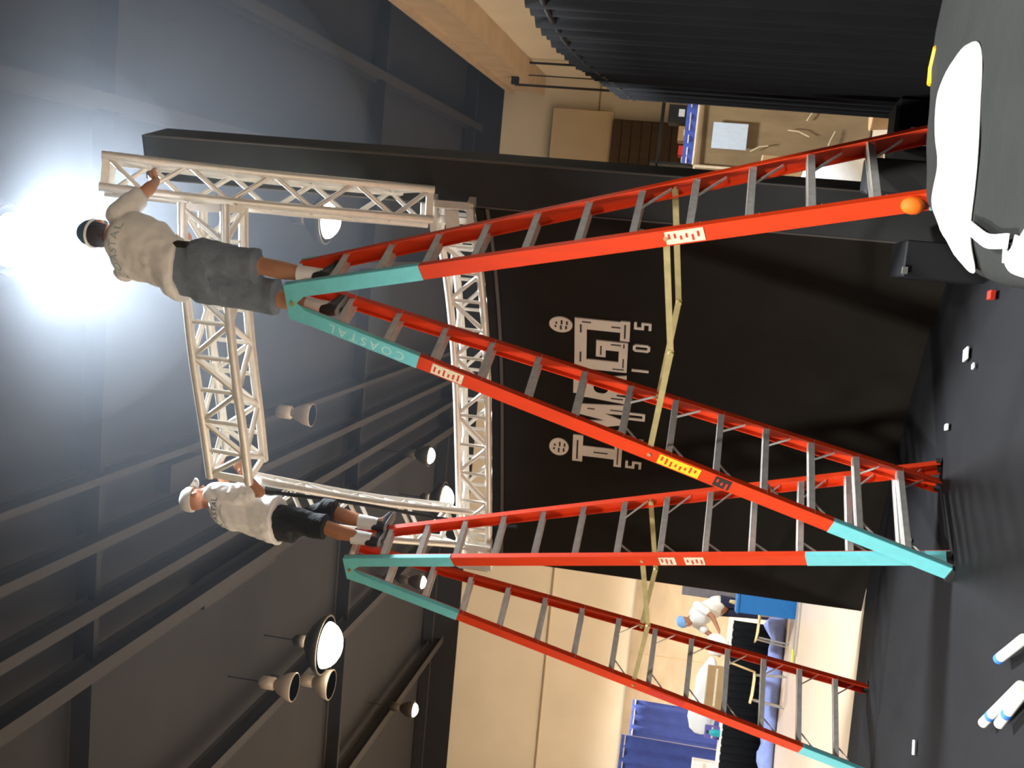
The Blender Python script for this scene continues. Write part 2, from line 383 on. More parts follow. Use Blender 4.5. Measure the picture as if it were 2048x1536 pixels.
def I1i(mb): lr(mb, 1.23, 1.42, 2.553, 2.566); lr(mb, 1.312, 1.322, 2.3, 2.42); lr(mb, 1.22, 1.41, 2.21, 2.22)
letter(I1, I1i)
def Mm(mb):
    quad(mb, [(1.455, 2.183), (1.535, 2.183), (1.615, 2.56), (1.52, 2.56)]); rect(mb, 1.45, 1.56, 2.183, 2.235)
    quad(mb, [(1.62, 2.2), (1.665, 2.2), (1.62, 2.56), (1.53, 2.56)]); quad(mb, [(1.625, 2.2), (1.67, 2.2), (1.79, 2.56), (1.69, 2.56)])
    quad(mb, [(1.725, 2.183), (1.82, 2.183), (1.79, 2.56), (1.71, 2.56)])
def Mi(mb): ln(mb, (1.55, 2.3), (1.558, 2.3), (1.585, 2.46), (1.577, 2.46)); lr(mb, 1.757, 1.766, 2.2, 2.3); lr(mb, 1.75, 1.758, 2.43, 2.49)
letter(Mm, Mi)
def Aa(mb):
    s, z, n = 1.975, 2.385, 24
    out = [(1.835, 2.183), (1.835+.02, 2.24), (1.868, 2.525), (1.9, 2.615), (2.03, 2.615), (2.055, 2.52), (2.1, 2.24), (2.12, 2.183)]
    quad(mb, [(1.835, 2.183), (1.9, 2.183), (1.925, 2.615-.1), (1.868, 2.525)]); quad(mb, [(2.045, 2.183), (2.12, 2.183), (2.055, 2.525), (2.0, 2.525)])
    rect(mb, 1.895, 2.035, 2.525, 2.612); rect(mb, 1.865, 2.06, 2.45, 2.53); rect(mb, 1.87, 2.06, 2.255, 2.325)
    # round counter ring
    vs = []
    for k in range(n+1):
        a = 2*PI*k/n
        for r in (.062, .098): vs.append(wallpt(s+r*math.cos(a)*.95, z+r*math.sin(a), .0125))
    mb.add(vs, [(2*k, 2*k+1, 2*k+3, 2*k+2) for k in range(n)])
    rect(mb, 1.925, 1.945, 2.183, 2.26); rect(mb, 2.0, 2.02, 2.183, 2.26)
def Ai(mb): lr(mb, 1.875, 1.885, 2.2, 2.3); lr(mb, 2.065, 2.075, 2.2, 2.3); lr(mb, 1.93, 2.0, 2.56, 2.57)
letter(Aa, Ai)
def Gg(mb):
    rect(mb, 2.152, 2.46, 2.513, 2.608); rect(mb, 2.152, 2.25, 2.25, 2.515); rect(mb, 2.152, 2.452, 2.186, 2.255)
    rect(mb, 2.362, 2.452, 2.25, 2.436); rect(mb, 2.288, 2.365, 2.36, 2.436)
def Gi(mb):
    lr(mb, 2.22, 2.32, 2.553, 2.566); lr(mb, 2.175, 2.183, 2.21, 2.3); lr(mb, 2.2, 2.29, 2.212, 2.222)
    lr(mb, 2.4, 2.44, 2.212, 2.222); lr(mb, 2.31, 2.4, 2.392, 2.403); lr(mb, 2.42, 2.43, 2.24, 2.32)
letter(Gg, Gi)
def I2(mb): rect(mb, 2.46, 2.66, 2.513, 2.608); rect(mb, 2.555, 2.66, 2.245, 2.52); rect(mb, 2.47, 2.672, 2.176, 2.25)
def I2i(mb): lr(mb, 2.52, 2.6, 2.553, 2.566); lr(mb, 2.60, 2.61, 2.25, 2.32); lr(mb, 2.625, 2.635, 2.48, 2.55); lr(mb, 2.5, 2.64, 2.208, 2.22)
letter(I2, I2i)
def small(ch, s):
    z0, z1 = 2.012, 2.146; h = (z0+z1)/2; t = .021; w_ = .036
    def g(mb):
        R_ = lambda a, b, c, d: rect(mb, s+a, s+b, c, d, n=1)
        if ch == 'S':
            R_(-w_, w_, z1-t, z1); R_(-w_, w_, h-t/2, h+t/2); R_(-w_, w_, z0, z0+t); R_(-w_, -w_+t, h, z1); R_(w_-t, w_, z0, h)
        if ch == 'T': R_(-w_, w_, z1-t, z1); R_(-t/2, t/2, z0, z1)
        if ch == 'U': R_(-w_, -w_+t, z0, z1); R_(w_-t, w_, z0, z1); R_(-w_, w_, z0, z0+t)
        if ch == 'I': R_(-t/2, t/2, z0, z1)
        if ch in 'DO':
            k = 0 if ch == 'D' else .012
            R_(-w_, -w_+t, z0+k, z1-k); R_(w_-t, w_, z0+.014, z1-.014); R_(-w_+k, w_-.012, z1-t, z1); R_(-w_+k, w_-.012, z0, z0+t)
    letter(g)
for ch, s in zip('STUDIOS', (1.233, 1.485, 1.72, 1.955, 2.185, 2.414, 2.64)): small(ch, s)

# charcoal fabric column at the right end of the backdrop
col = thing('fabric_column', 'tall charcoal fabric covered column at the right end of the curved wall', 'column', (1.4, 7.75, 0))
b = MB(); pts = [(1.225, 7.6), (1.52, 7.46), (1.66, 7.82), (1.36, 7.96)]
b.prism(pts, (0, 0, 0), (1, 0, 0), (0, 1, 0), (0, 0, 5.82)); obj('fabric_cover', b, 'grey_fabric', col)
obj('edge_piping', MB().tube([(1.225, 7.6, .02), (1.225, 7.6, 5.82)], .008, 6).tube([(1.52, 7.46, .02), (1.52, 7.46, 5.82)], .008, 6), 'grey_line', col)
obj('top_cap', MB().prism(pts, (0, 0, 5.82), (1, 0, 0), (0, 1, 0), (0, 0, .02)), 'dark_metal', col)

# ------------------------------------------------------------------ trusses
def truss(label, path, upv, size, nb, r=.03, rb=.017, ends=True, phase=0, grp=None, name='box_truss'):
    path = dense2(path, 6); base = path[len(path)//2]
    t = thing(name, label, 'truss', base, 0, grp)
    fr = []
    for i, p in enumerate(path):
        d = (path[min(i+1, len(path)-1)]-path[max(i-1, 0)]).normalized(); u = Vector(upv); u = (u-d*u.dot(d)).normalized(); v = d.cross(u)
        fr.append((p, u, v))
    sx, sy = size[0]/2, size[1]/2
    cor = [(1, 1), (1, -1), (-1, -1), (-1, 1)]
    ch = []
    for cu, cv in cor:
        ps = [p+u*cu*sx+v*cv*sy for p, u, v in fr]; ch.append(ps); obj('chord', MB().tube(ps, r, 10), 'truss', t)
    cum = [0]
    for a, b_ in zip(path, path[1:]): cum.append(cum[-1]+(b_-a).length)
    T = cum[-1]
    def on(k, s):
        i = 0
        while i < len(cum)-2 and cum[i+1] < s: i += 1
        return ch[k][i].lerp(ch[k][i+1], (s-cum[i])/(cum[i+1]-cum[i]))
    for j in range(nb+1):
        s = max(.03, min(T-.03, T*j/nb))
        for k in range(4):
            a, c2 = on(k, s), on((k+1) % 4, s)
            if j in (0, nb): obj('end_bar', MB().bar(a, c2, .05, .022, (path[1]-path[0])), 'truss', t)
            elif k % 2 == 1: obj('cross_bar', MB().tube([a, c2], rb*.8, 8), 'truss', t)
        if j < nb:
            s2 = T*(j+1)/nb-.03 if j == nb-1 else T*(j+1)/nb
            for k in range(4):
                a, c2 = (k, (k+1) % 4) if (j+k+phase) % 2 else ((k+1) % 4, k)
                obj('brace', MB().tube([on(a, s), on(c2, s2)], rb, 8), 'truss', t)
    return t
def dense2(P, n):
    Q = [Vector(p) for p in P]
    if len(Q) == 2: return [Q[0].lerp(Q[1], k/n) for k in range(n+1)]
    Q = [2*Q[0]-Q[1]]+Q+[2*Q[-1]-Q[-2]]; out = []
    for i in range(1, len(Q)-2):
        for k in range(n):
            t = k/n; a, b_, c, d = Q[i-1:i+3]; out.append(.5*(2*b_+(c-a)*t+(2*a-5*b_+4*c-d)*t*t+(-a+3*b_-3*c+d)*t**3))
    out.append(Q[-2]); return out
low = [wallpt(s, 3.47, -.12) for s in (.02, .6, 1.2, 1.8, 2.4, 3.0, L-.12)]
truss('curved silver truss lying along the top edge of the black wall', low, (0, 0, 1), (.27, .26), 12)
upp = [(.98, 6.90, 4.94), (.62, 6.96, 4.92), (.30, 7.06, 4.90), (-.02, 7.22, 4.90), (-.5, 7.5, 4.90), (-.86, 7.74, 4.92)]
truss('curved silver truss the two workers hold up between them', upp, (0, 0, 1), (.30, .29), 8, r=.033, rb=.020)
truss('leaning silver truss upright on the right, beside the charcoal column', [(1.19, 7.58, 3.62), (1.12, 7.10, 4.7), (1.09, 6.72, 5.66)], (0, -1, 0), (.22, .21), 8, phase=1)
truss('leaning silver truss upright on the left, behind the worker in black shorts', [(-1.33, 9.72, 3.62), (-1.24, 8.85, 4.25), (-1.09, 7.98, 4.93)], (0, 1, .3), (.26, .30), 8, phase=0)
for lbl, c in (('silver junction box at the right end of the wall top truss', (1.20, 7.72, 3.46)), ('silver junction box at the left end of the wall top truss', (-1.52, 9.93, 3.46))):
    t = thing('truss_corner_block', lbl, 'truss block', c)
    R = RZ(-.75); c = Vector(c); b = MB(); e = .14
    for sx in (-1, 1):
        for sy in (-1, 1):
            b.bar(c+R @ Vector((sx*e, sy*e, -e)), c+R @ Vector((sx*e, sy*e, e)), .05, .05, (1, 0, 0))
            b.bar(c+R @ Vector((sx*e, -e, sy*e)), c+R @ Vector((sx*e, e, sy*e)), .05, .05)
            b.bar(c+R @ Vector((-e, sx*e, sy*e)), c+R @ Vector((e, sx*e, sy*e)), .05, .05)
    obj('frame', b, 'truss', t)
    obj('gusset_plate', MB().box(c+R @ Vector((0, -e, .0)), (.2, .012, .1), R), 'truss', t)
cab = MB().tube(dense2([(-1.02, 7.86, 4.76), (-1.10, 8.5, 4.20), (-1.22, 9.2, 3.68), (-1.27, 9.62, 3.30), (-1.25, 9.58, 3.05)], 6), .016, 8)
tag(obj('power_cable', cab, 'rubber'), 'black cable hanging along the left truss upright', 'cable')

# ------------------------------------------------------------------ ladders
HT, ST, SB, WT, WB, KN = 4.04, .0708, 1.292, .1395, .3905, 14
def ladder(x, y, yaw, label, teal, stickers, word=None, foam=False):
    t = thing('double_stepladder', label, 'ladder', (x, y, 0), yaw, 'twin orange ladders')
    O = lambda n, mb, m, p=t: obj(n, mb, m, p, world=False)
    RW = .092
    for s in (-1, 1):
        def P(k, fb, off=0):    # rail centre line point at rung number k (front: fb=-1)
            f = k/KN; return Vector((s*(ST+(SB-ST)*f)-.045, fb*(WT+(WB-WT)*f), HT*(1-f)))
        for fb in (-1, 1):
            top, bot = P(0, fb), P(KN, fb); d = (bot-top).normalized()
            n = Vector((0, fb, 0)); n = (n-d*n.dot(d)).normalized(); v = d.cross(n).normalized()
            bot2 = bot-d*.02
            def channel(p0, p1, grow=0):
                mb = MB(); L_ = (p1-p0).length; R = Matrix((v, n, d)).transposed(); g = grow
                mb.box((p0+p1)/2, (RW+g, .006+g, L_), R)
                for e in (-1, 1): mb.box((p0+p1)/2+v*e*(RW/2-.003)-n*.017, (.006+g, .034+g, L_), R)
                return mb
            rail = O('rail', channel(top, bot2), 'orange')
            for (k0, k1) in teal.get((s, fb), []):
                mb = MB(); R = Matrix((v, n, d)).transposed(); p0, p1 = P(k0, fb), P(k1, fb)
                if k1 >= KN: p1 = bot2+d*.001
                mb.box((p0+p1)/2+n*.0045, (RW+.003, .003, (p1-p0).length), R)
                mb.box((p0+p1)/2-n*.012+v*(RW/2+.0015), (.003, .03, (p1-p0).length), R)
                mb.box((p0+p1)/2-n*.012-v*(RW/2+.0015), (.003, .03, (p1-p0).length), R)
                O('teal_paint_band', mb, 'teal', rail)
            for (ss, ff, k, ln_, m_) in stickers:
                if (ss, ff) == (s, fb):
                    R = Matrix((v, n, d)).transposed(); c = P(k, fb)+n*.0055
                    st = O('sticker', MB().box(c, (RW*.8, .002, ln_), R), m_, rail)
                    mb = MB(); rr = random.Random(int(k*10))
                    for q in range(int(ln_/.03)):
                        mb.box(c+n*.0015+d*(-ln_/2+.02+q*.03)+v*rr.uniform(-.012, .012), (rr.uniform(.02, .05), .001, .012), R)
                    O('sticker_print', mb, 'label_red', rail)
            O('foot', MB().box(bot2-d*.008, (RW+.010, .042, .03), Matrix((v, n, d)).transposed()).box(bot+Vector((0, 0, .008)), (.10, .05, .016)), 'rubber')
            if foam and s == 1 and fb == -1:
                O('foam_wrap', MB().ball(P(11.55, fb)+v*.0+n*.02, (.045, .035, .055)), 'orange_soft', rail)
            if word and (s, fb) == (-1, -1):
                fc = bpy.data.curves.new('w', 'FONT'); fc.body = word; fc.size = .085; fc.extrude = .0008; fc.space_character = 1.45; fc.align_x = 'CENTER'; fc.align_y = 'CENTER'
                fo = bpy.data.objects.new('w', fc); C.objects.link(fo)
                dg = bpy.context.evaluated_depsgraph_get(); me = bpy.data.meshes.new_from_object(fo.evaluated_get(dg)); bpy.data.objects.remove(fo)
                X, Z = -d, n; Y = Z.cross(X); R = Matrix((X, Y, Z)).transposed().to_4x4(); me.transform(Matrix.Translation(P(1.63, fb)+n*.0075) @ R)
                me.materials.clear(); me.materials.append(M['white_ink']); o = bpy.data.objects.new('stencilled_word', me); C.objects.link(o); o.parent = rail
        for k in range(1, KN):
            a, c = P(k, -1), P(k, 1); mid = (a+c)/2; Lr = abs(c.y-a.y)-.008
            mb = MB().box(mid+Vector((0, 0, .012)), (.084, Lr, .004))
            for e in (-1, 1): mb.box(mid+Vector((e*.040, 0, -.005)), (.004, Lr, .034))
            for e in (-.02, 0, .02): mb.box(mid+Vector((e, 0, .0155)), (.006, Lr, .003))
            O('step', mb, 'step')
            if k >= 7:
                for fb in (-1, 1):
                    ctr = P(k, fb); inn = ctr+Vector((0, -fb*.15, -.012)); dn = P(k+.55, fb)+Vector((0, -fb*.012, 0))
                    O('knee_brace', MB().bar(inn, dn, .016, .005, (1, 0, 0)), 'step')
    for fb in (-1, 1):      # hinge plates and spreaders
        c = Vector((-.045, fb*(WT+.006), HT-.03))
        O('hinge_plate', MB().prism([(-.118, .045), (.118, .045), (.155, -.075), (.055, -.075), (.0, -.02), (-.055, -.075), (-.155, -.075)], c, (1, 0, 0), (0, 0, 1), (0, fb*.006, 0)), 'teal')
        O('hinge_bolt', MB().tube([c+Vector((0, fb*.004, .005)), c+Vector((0, fb*.022, .005))], .014, 10), 'spreader')
        f = 7.62/KN; xx = ST+(SB-ST)*f; yy = fb*(WT+(WB-WT)*f-.02); zz = HT*(1-f)
        a, m_, c = Vector((-xx-.045, yy, zz)), Vector((-.045, yy, zz-.075)), Vector((xx-.045, yy, zz))
        O('spreader_bar', MB().bar(a, m_+Vector((.02, 0, 0)), .034, .005), 'spreader'); O('spreader_bar', MB().bar(m_-Vector((.02, -.006, 0)), c, .034, .005), 'spreader')
        O('spreader_pivot', MB().tube([m_+Vector((0, -.014, 0)), m_+Vector((0, .016, 0))], .016, 8), 'spreader')
        for e in (a, c): O('spreader_bolt', MB().tube([e+Vector((0, -.012, 0)), e+Vector((0, .03*fb, 0))], .012, 8), 'spreader')
    O('top_step', MB().box((-.045, 0, HT+.004), (.10, 2*WT, .012)), 'step')
    O('hinge_rod', MB().tube([(-.045, -WT-.01, HT-.025), (-.045, WT+.01, HT-.025)], .012, 8), 'step')
    return t
tealA = {(-1, -1): [(0, 2.72), (11.42, 14)], (1, -1): [(0, 2.95), (11.78, 14)]}
tealB = {(-1, -1): [(0, 2.92), (12.08, 14)], (1, -1): [(0, 2.95), (11.15, 14)], (-1, 1): [], (1, 1): []}
stA = [(-1, -1, 3.35, .2, 'label_cream'), (-1, -1, 8.25, .26, 'label_yellow'), (-1, -1, 9.15, .1, 'label_black'), (1, -1, 7.95, .2, 'label_cream')]
stB = [(1, -1, 8.2, .11, 'label_cream'), (1, -1, 8.8, .13, 'label_cream'), (-1, -1, 8.5, .28, 'label_red')]
ladder(.4617, 6.2622, -.6766, 'tall orange stepladder nearest the camera, with teal ends marked COASTAL', tealA, stA, 'COASTAL', True)
ladder(-1.3851, 7.987, -.748, 'orange stepladder standing farther left with teal painted ends', tealB, stB)

# ------------------------------------------------------------------ people
def remesh(mb, vox, name, m, parent, smooth=2, wr=0, wscale=9, cuts=None):
    o = obj(name, mb, m, parent)
    md = o.modifiers.new('r', 'REMESH'); md.mode = 'VOXEL'; md.voxel_size = vox; md.use_smooth_shade = True
    if smooth: s_ = o.modifiers.new('s', 'SMOOTH'); s_.iterations = smooth; s_.factor = .5
    dg = bpy.context.evaluated_depsgraph_get(); me = bpy.data.meshes.new_from_object(o.evaluated_get(dg)); o.modifiers.clear()
    old = o.data; o.data = me; bpy.data.meshes.remove(old)
    if wr:
        for v, nn in [(v, v.normal.copy()) for v in me.vertices]:
            c = v.co*wscale; v.co += nn*(noise.noise(Vector((c.x, c.y, c.z*.7)))*wr+wr*.6*noise.noise(c*2.3))
    for p in me.polygons: p.use_smooth = True
    return o
def hand(mb, wrist, d, palm_n, curl=1.0, side=1, sc_=1.0):
    """d: direction wrist->fingers, palm_n: out of the palm (towards the held object), side: +1 thumb on +s"""
    w0 = Vector(wrist); d = Vector(d).normalized(); n = Vector(palm_n); n = (n-d*n.dot(d)).normalized(); s = d.cross(n)*side
    for k in (-1.5, -.5, .5, 1.5): mb.caps(w0+s*k*.012*sc_, .017*sc_, w0+d*.085*sc_+s*k*.0205*sc_, .0125*sc_, 8)
    for k, ln_ in zip((1.5, .5, -.5, -1.5), (.9, 1.0, .94, .76)):
        p = w0+d*.088*sc_+s*k*.0215*sc_; a = 0; r = .0092*sc_
        for seg, bend in zip((.042, .026, .022), (.55, .85, .7)):
            a += bend*curl; q = p+(d*math.cos(a)+n*math.sin(a))*seg*ln_*sc_; mb.caps(p, r, q, r*.9, 8); p = q; r *= .9
    p = w0+d*.022*sc_+s*.026*sc_; q = p+(d*.6+s*.75+n*.35).normalized()*.042*sc_; mb.caps(p, .014*sc_, q, .0115*sc_, 8)
    q2 = q+(d*.75+s*.1+n*.75*curl).normalized()*.032*sc_; mb.caps(q, .0115*sc_, q2, .0095*sc_, 8); q3 = q2+(d*.5-s*.3+n*.9*curl).normalized()*.024*sc_; mb.caps(q2, .0095*sc_, q3, .008*sc_, 8)
def head(mb, c, f, u, s=1.0):
    """c: centre of skull, f: facing, u: up"""
    f = Vector(f).normalized(); u = Vector(u); u = (u-f*u.dot(f)).normalized(); r = f.cross(u); R = Matrix((r, f, u)).transposed(); c = Vector(c)
    mb.ball(c, (.076*s, .096*s, .102*s), 16, R); mb.ball(c+f*.03*s-u*.055*s, (.058*s, .062*s, .062*s), 14, R)
    mb.ball(c+f*.068*s-u*.098*s, (.03*s, .022*s, .02*s), 10, R)
    mb.caps(c+f*.092*s-u*.0*s, .010*s, c+f*.112*s-u*.036*s, .014*s, 8)
    for e in (-1, 1):
        mb.ball(c+r*e*.078*s-u*.02*s-f*.005*s, (.012*s, .022*s, .032*s), 10, R); mb.ball(c+r*e*.034*s+f*.088*s+u*.018*s, (.024*s, .012*s, .008*s), 8, R)
    mb.ball(c+f*.094*s-u*.062*s, (.026*s, .012*s, .010*s), 8, R)
    return R
def face(p, c, R, s=1.0):
    e = MB(); c = Vector(c)
    for k in (-1, 1): e.ball(c+R @ Vector((k*.032*s, .088*s, .0)), .012*s, 10)
    obj('eyes', e, 'eye', p); obj('mouth', MB().ball(c+R @ Vector((0, .102*s, -.062*s)), (.022*s, .006*s, .006*s), 10, R), 'lip', p)
def shoe(parent, heel, toe_dir, m='shoe', s=1.0):
    h = Vector(heel); d = Vector(toe_dir).normalized(); v = Vector((0, 0, 1)).cross(d)
    mb = MB().loft([(h+d*-.035*s+Vector((0, 0, .04)), v*.026, Vector((0, 0, .036))), (h+Vector((0, 0, .045)), v*.036, Vector((0, 0, .05))), (h+d*.06+Vector((0, 0, .048)), v*.038, Vector((0, 0, .05))),
        (h+d*.13+Vector((0, 0, .036)), v*.045, Vector((0, 0, .034))), (h+d*.19+Vector((0, 0, .032)), v*.044, Vector((0, 0, .028))), (h+d*.235+Vector((0, 0, .026)), v*.028, Vector((0, 0, .018)))])
    mb.caps(h+Vector((0, 0, .05)), .042, h+Vector((0, 0, .1)), .04)
    o = remesh(mb, .009, 'shoe', m, parent, 2)
    obj('sole', MB().loft([(h+d*-.05+Vector((0, 0, .008)), v*.022, d*.001+Vector((0, 0, .008))), (h+Vector((0, 0, .008)), v*.036, Vector((0, 0, .009))), (h+d*.14+Vector((0, 0, .008)), v*.046, Vector((0, 0, .009))), (h+d*.20+Vector((0, 0, .008)), v*.043, Vector((0, 0, .009))), (h+d*.24+Vector((0, 0, .01)), v*.02, Vector((0, 0, .006)))], 12), 'sole', o)
def tee_text(word, shirt, centre, ndir, upd, size, arc, matn, parent):
    fc = bpy.data.curves.new('w', 'FONT'); fc.body = word; fc.size = size; fc.align_x = 'CENTER'; fc.align_y = 'CENTER'; fc.space_character = 1.15; fc.resolution_u = 3
    fo = bpy.data.objects.new('w', fc); C.objects.link(fo); dg = bpy.context.evaluated_depsgraph_get()
    me = bpy.data.meshes.new_from_object(fo.evaluated_get(dg)); bpy.data.objects.remove(fo)
    bm = bmesh.new(); bm.from_mesh(me); bmesh.ops.triangulate(bm, faces=bm.faces); bmesh.ops.subdivide_edges(bm, edges=[e for e in bm.edges if e.calc_length() > .02], cuts=1)
    sm = shirt.data; inv = wm(parent); bvh = BVHTree.FromPolygons([inv @ v.co for v in sm.vertices], [tuple(p.vertices) for p in sm.polygons])
    n = Vector(ndir).normalized(); u = Vector(upd); u = (u-n*u.dot(n)).normalized(); r = u.cross(n)
    for v in bm.verts:
        x, y = v.co.x, v.co.y; y -= arc*x*x
        o = Vector(centre)+r*x+u*y+n*.4; hit = bvh.ray_cast(o, -n)
        v.co = inv.inverted() @ ((hit[0]+n*.004) if hit[0] else o-n*.4)
    bm.to_mesh(me); bm.free(); me.materials.clear(); me.materials.append(M[matn]); o = bpy.data.objects.new('shirt_print', me); C.objects.link(o); o.parent = shirt
    return o

# --- worker on the near ladder: grey shirt, grey-blue shorts, seen from behind, reaching to the truss
def worker_one():
    t = thing('person', 'man in light grey T-shirt and grey-blue shorts atop the nearer ladder, seen from behind', 'person', (.45, 6.26, 3.77))
    F = Vector((.45, .89, 0)).normalized(); Rr = Vector((.89, -.45, 0)); U = Vector((0, 0, 1))
    hip = Vector((.475, 6.29, 4.68)); chest = Vector((.585, 6.32, 5.13)); neck = Vector((.63, 6.36, 5.33)); hc = Vector((.655, 6.385, 5.445))
    shR = chest+Vector((.175, -.05, .125)); shL = chest+Vector((-.145, .10, .12))
    elR = Vector((.965, 6.38, 5.13)); wrR = Vector((1.045, 6.58, 5.20)); elL = Vector((.60, 6.68, 5.18)); wrL = Vector((.72, 6.80, 5.11))
    hipR = hip+Rr*.095; hipL = hip-Rr*.095
    knR = Vector((.54, 6.27, 4.27)); anR = Vector((.505, 6.155, 3.88)); knL = Vector((.37, 6.40, 4.26)); anL = Vector((.330, 6.345, 3.88))
    b = MB(); R = head(b, hc, (.3, .9, -.05), U)
    b.caps(neck-U*.03, .06, hc-U*.06, .055)
    b.loft([(hip-U*.08, Rr*.15, F*.10), (hip+U*.04, Rr*.165, F*.11), (hip.lerp(chest, .5), Rr*.145, F*.10), (chest, Rr*.175, F*.115), (chest+U*.1, Rr*.17, F*.10), (neck-U*.02, Rr*.07, F*.06)])
    for sh, el, wr in ((shR, elR, wrR), (shL, elL, wrL)):
        b.caps(sh, .052, el, .040); b.caps(el, .042, wr, .027)
    for hp, kn, an in ((hipR, knR, anR), (hipL, knL, anL)):
        b.caps(hp, .088, kn, .056); mid = kn.lerp(an, .35)-F*.012; b.caps(kn, .054, mid, .056); b.caps(mid, .056, an, .034); b.caps(an, .036, an+F*.08-U*.05, .03); b.caps(an, .036, an-U*.05, .034)
    hand(b, wrR, (.25, .55, .75), (.5, .6, -.4), 1.1, -1); hand(b, wrL, (.1, .9, .25), (.1, .3, -1), 1.1, 1)
    body = remesh(b, .0075, 'body', 'skin', t, 2); face(t, hc, R)
    s = MB()
    s.loft([(hip+U*.12-Rr*.015, Rr*.21, F*.15), (hip+U*.17, Rr*.212, F*.155), (hip.lerp(chest, .6)+Rr*.01, Rr*.215, F*.15), (chest, Rr*.225, F*.15), (chest+U*.11, Rr*.20, F*.13), (chest+U*.165, Rr*.13, F*.095), (neck-U*.015, Rr*.07, F*.065)], 28)
    s.caps(shR, .078, shR.lerp(elR, .62), .072); s.caps(shL, .078, shL.lerp(elL, .6), .07)
    shirt = remesh(s, .011, 'shirt', 'shirt', t, 3, .014, 7)
    back = chest+U*.09
    tee_text('COASTAL', shirt, back-F*.1, -F, U, .075, 1.6, 'tee_print_pale', t)
    q = MB()
    q.loft([(hip+U*.15, Rr*.165, F*.118), (hip, Rr*.18, F*.13), (hip-U*.1, Rr*.19, F*.125)], 24)
    q.caps(hipR-U*.02, .115, knR+U*.09, .10); q.caps(hipL-U*.02, .115, knL-U*.0, .105)
    q.tube([knR+U*.12, knR+U*.035], 0, 18, True, [.1, .108]); q.tube([knL+U*.1, knL-U*.055], 0, 18, True, [.105, .115])
    sh = remesh(q, .011, 'shorts', 'denim', t, 2, .010, 10)
    obj('belt', MB().loft([(hip+U*.135, Rr*.172, F*.125), (hip+U*.165, Rr*.171, F*.124)], 28), 'label_black', t)
    obj('phone_pouch', MB().bbox(hip+Rr*.175-F*.03+U*.09, (.03, .055, .10), .01, RZ(-.45)), 'rubber', t)
    for an, dr_ in ((anR, F), (anL, F)):
        obj('sock', MB().tube([an+U*.11, an+U*.04, an-U*.03], 0, 16, True, [.054, .05, .046]), 'sock', t)
        shoe(t, an-U*.105-F*.015+Vector((0, 0, .0)), dr_)
    cp = MB(); Rh = R
    cp.lathe([(.098, 0), (.099, .02), (.09, .055), (.068, .085), (.035, .102), (.0, .107)], hc+U*.022, 24, Rh, sx=.86, sy=1.06)
    cap = obj('cap', cp, 'cap_teal', t)
    obj('hair', MB().ball(hc-F*.018-U*.006, (.084, .092, .088), 18, R), 'hair', t)
    obj('cap_bill', MB().loft([(hc+R @ Vector((0, .07, .045)), R @ Vector((.07, 0, 0)), R @ Vector((0, .02, .004))), (hc+R @ Vector((0, .13, .035)), R @ Vector((.058, 0, 0)), R @ Vector((0, .04, -.004)))], 16), 'cap_teal', cap)
    st = MB().tube([hc+R @ Vector((.088*math.cos(a), -.01+.105*math.sin(a), .02)) for a in [PI*k/12+PI for k in range(13)]], .009, 8)
    obj('cap_strap', st, 'sock', cap)
    return t
worker_one()

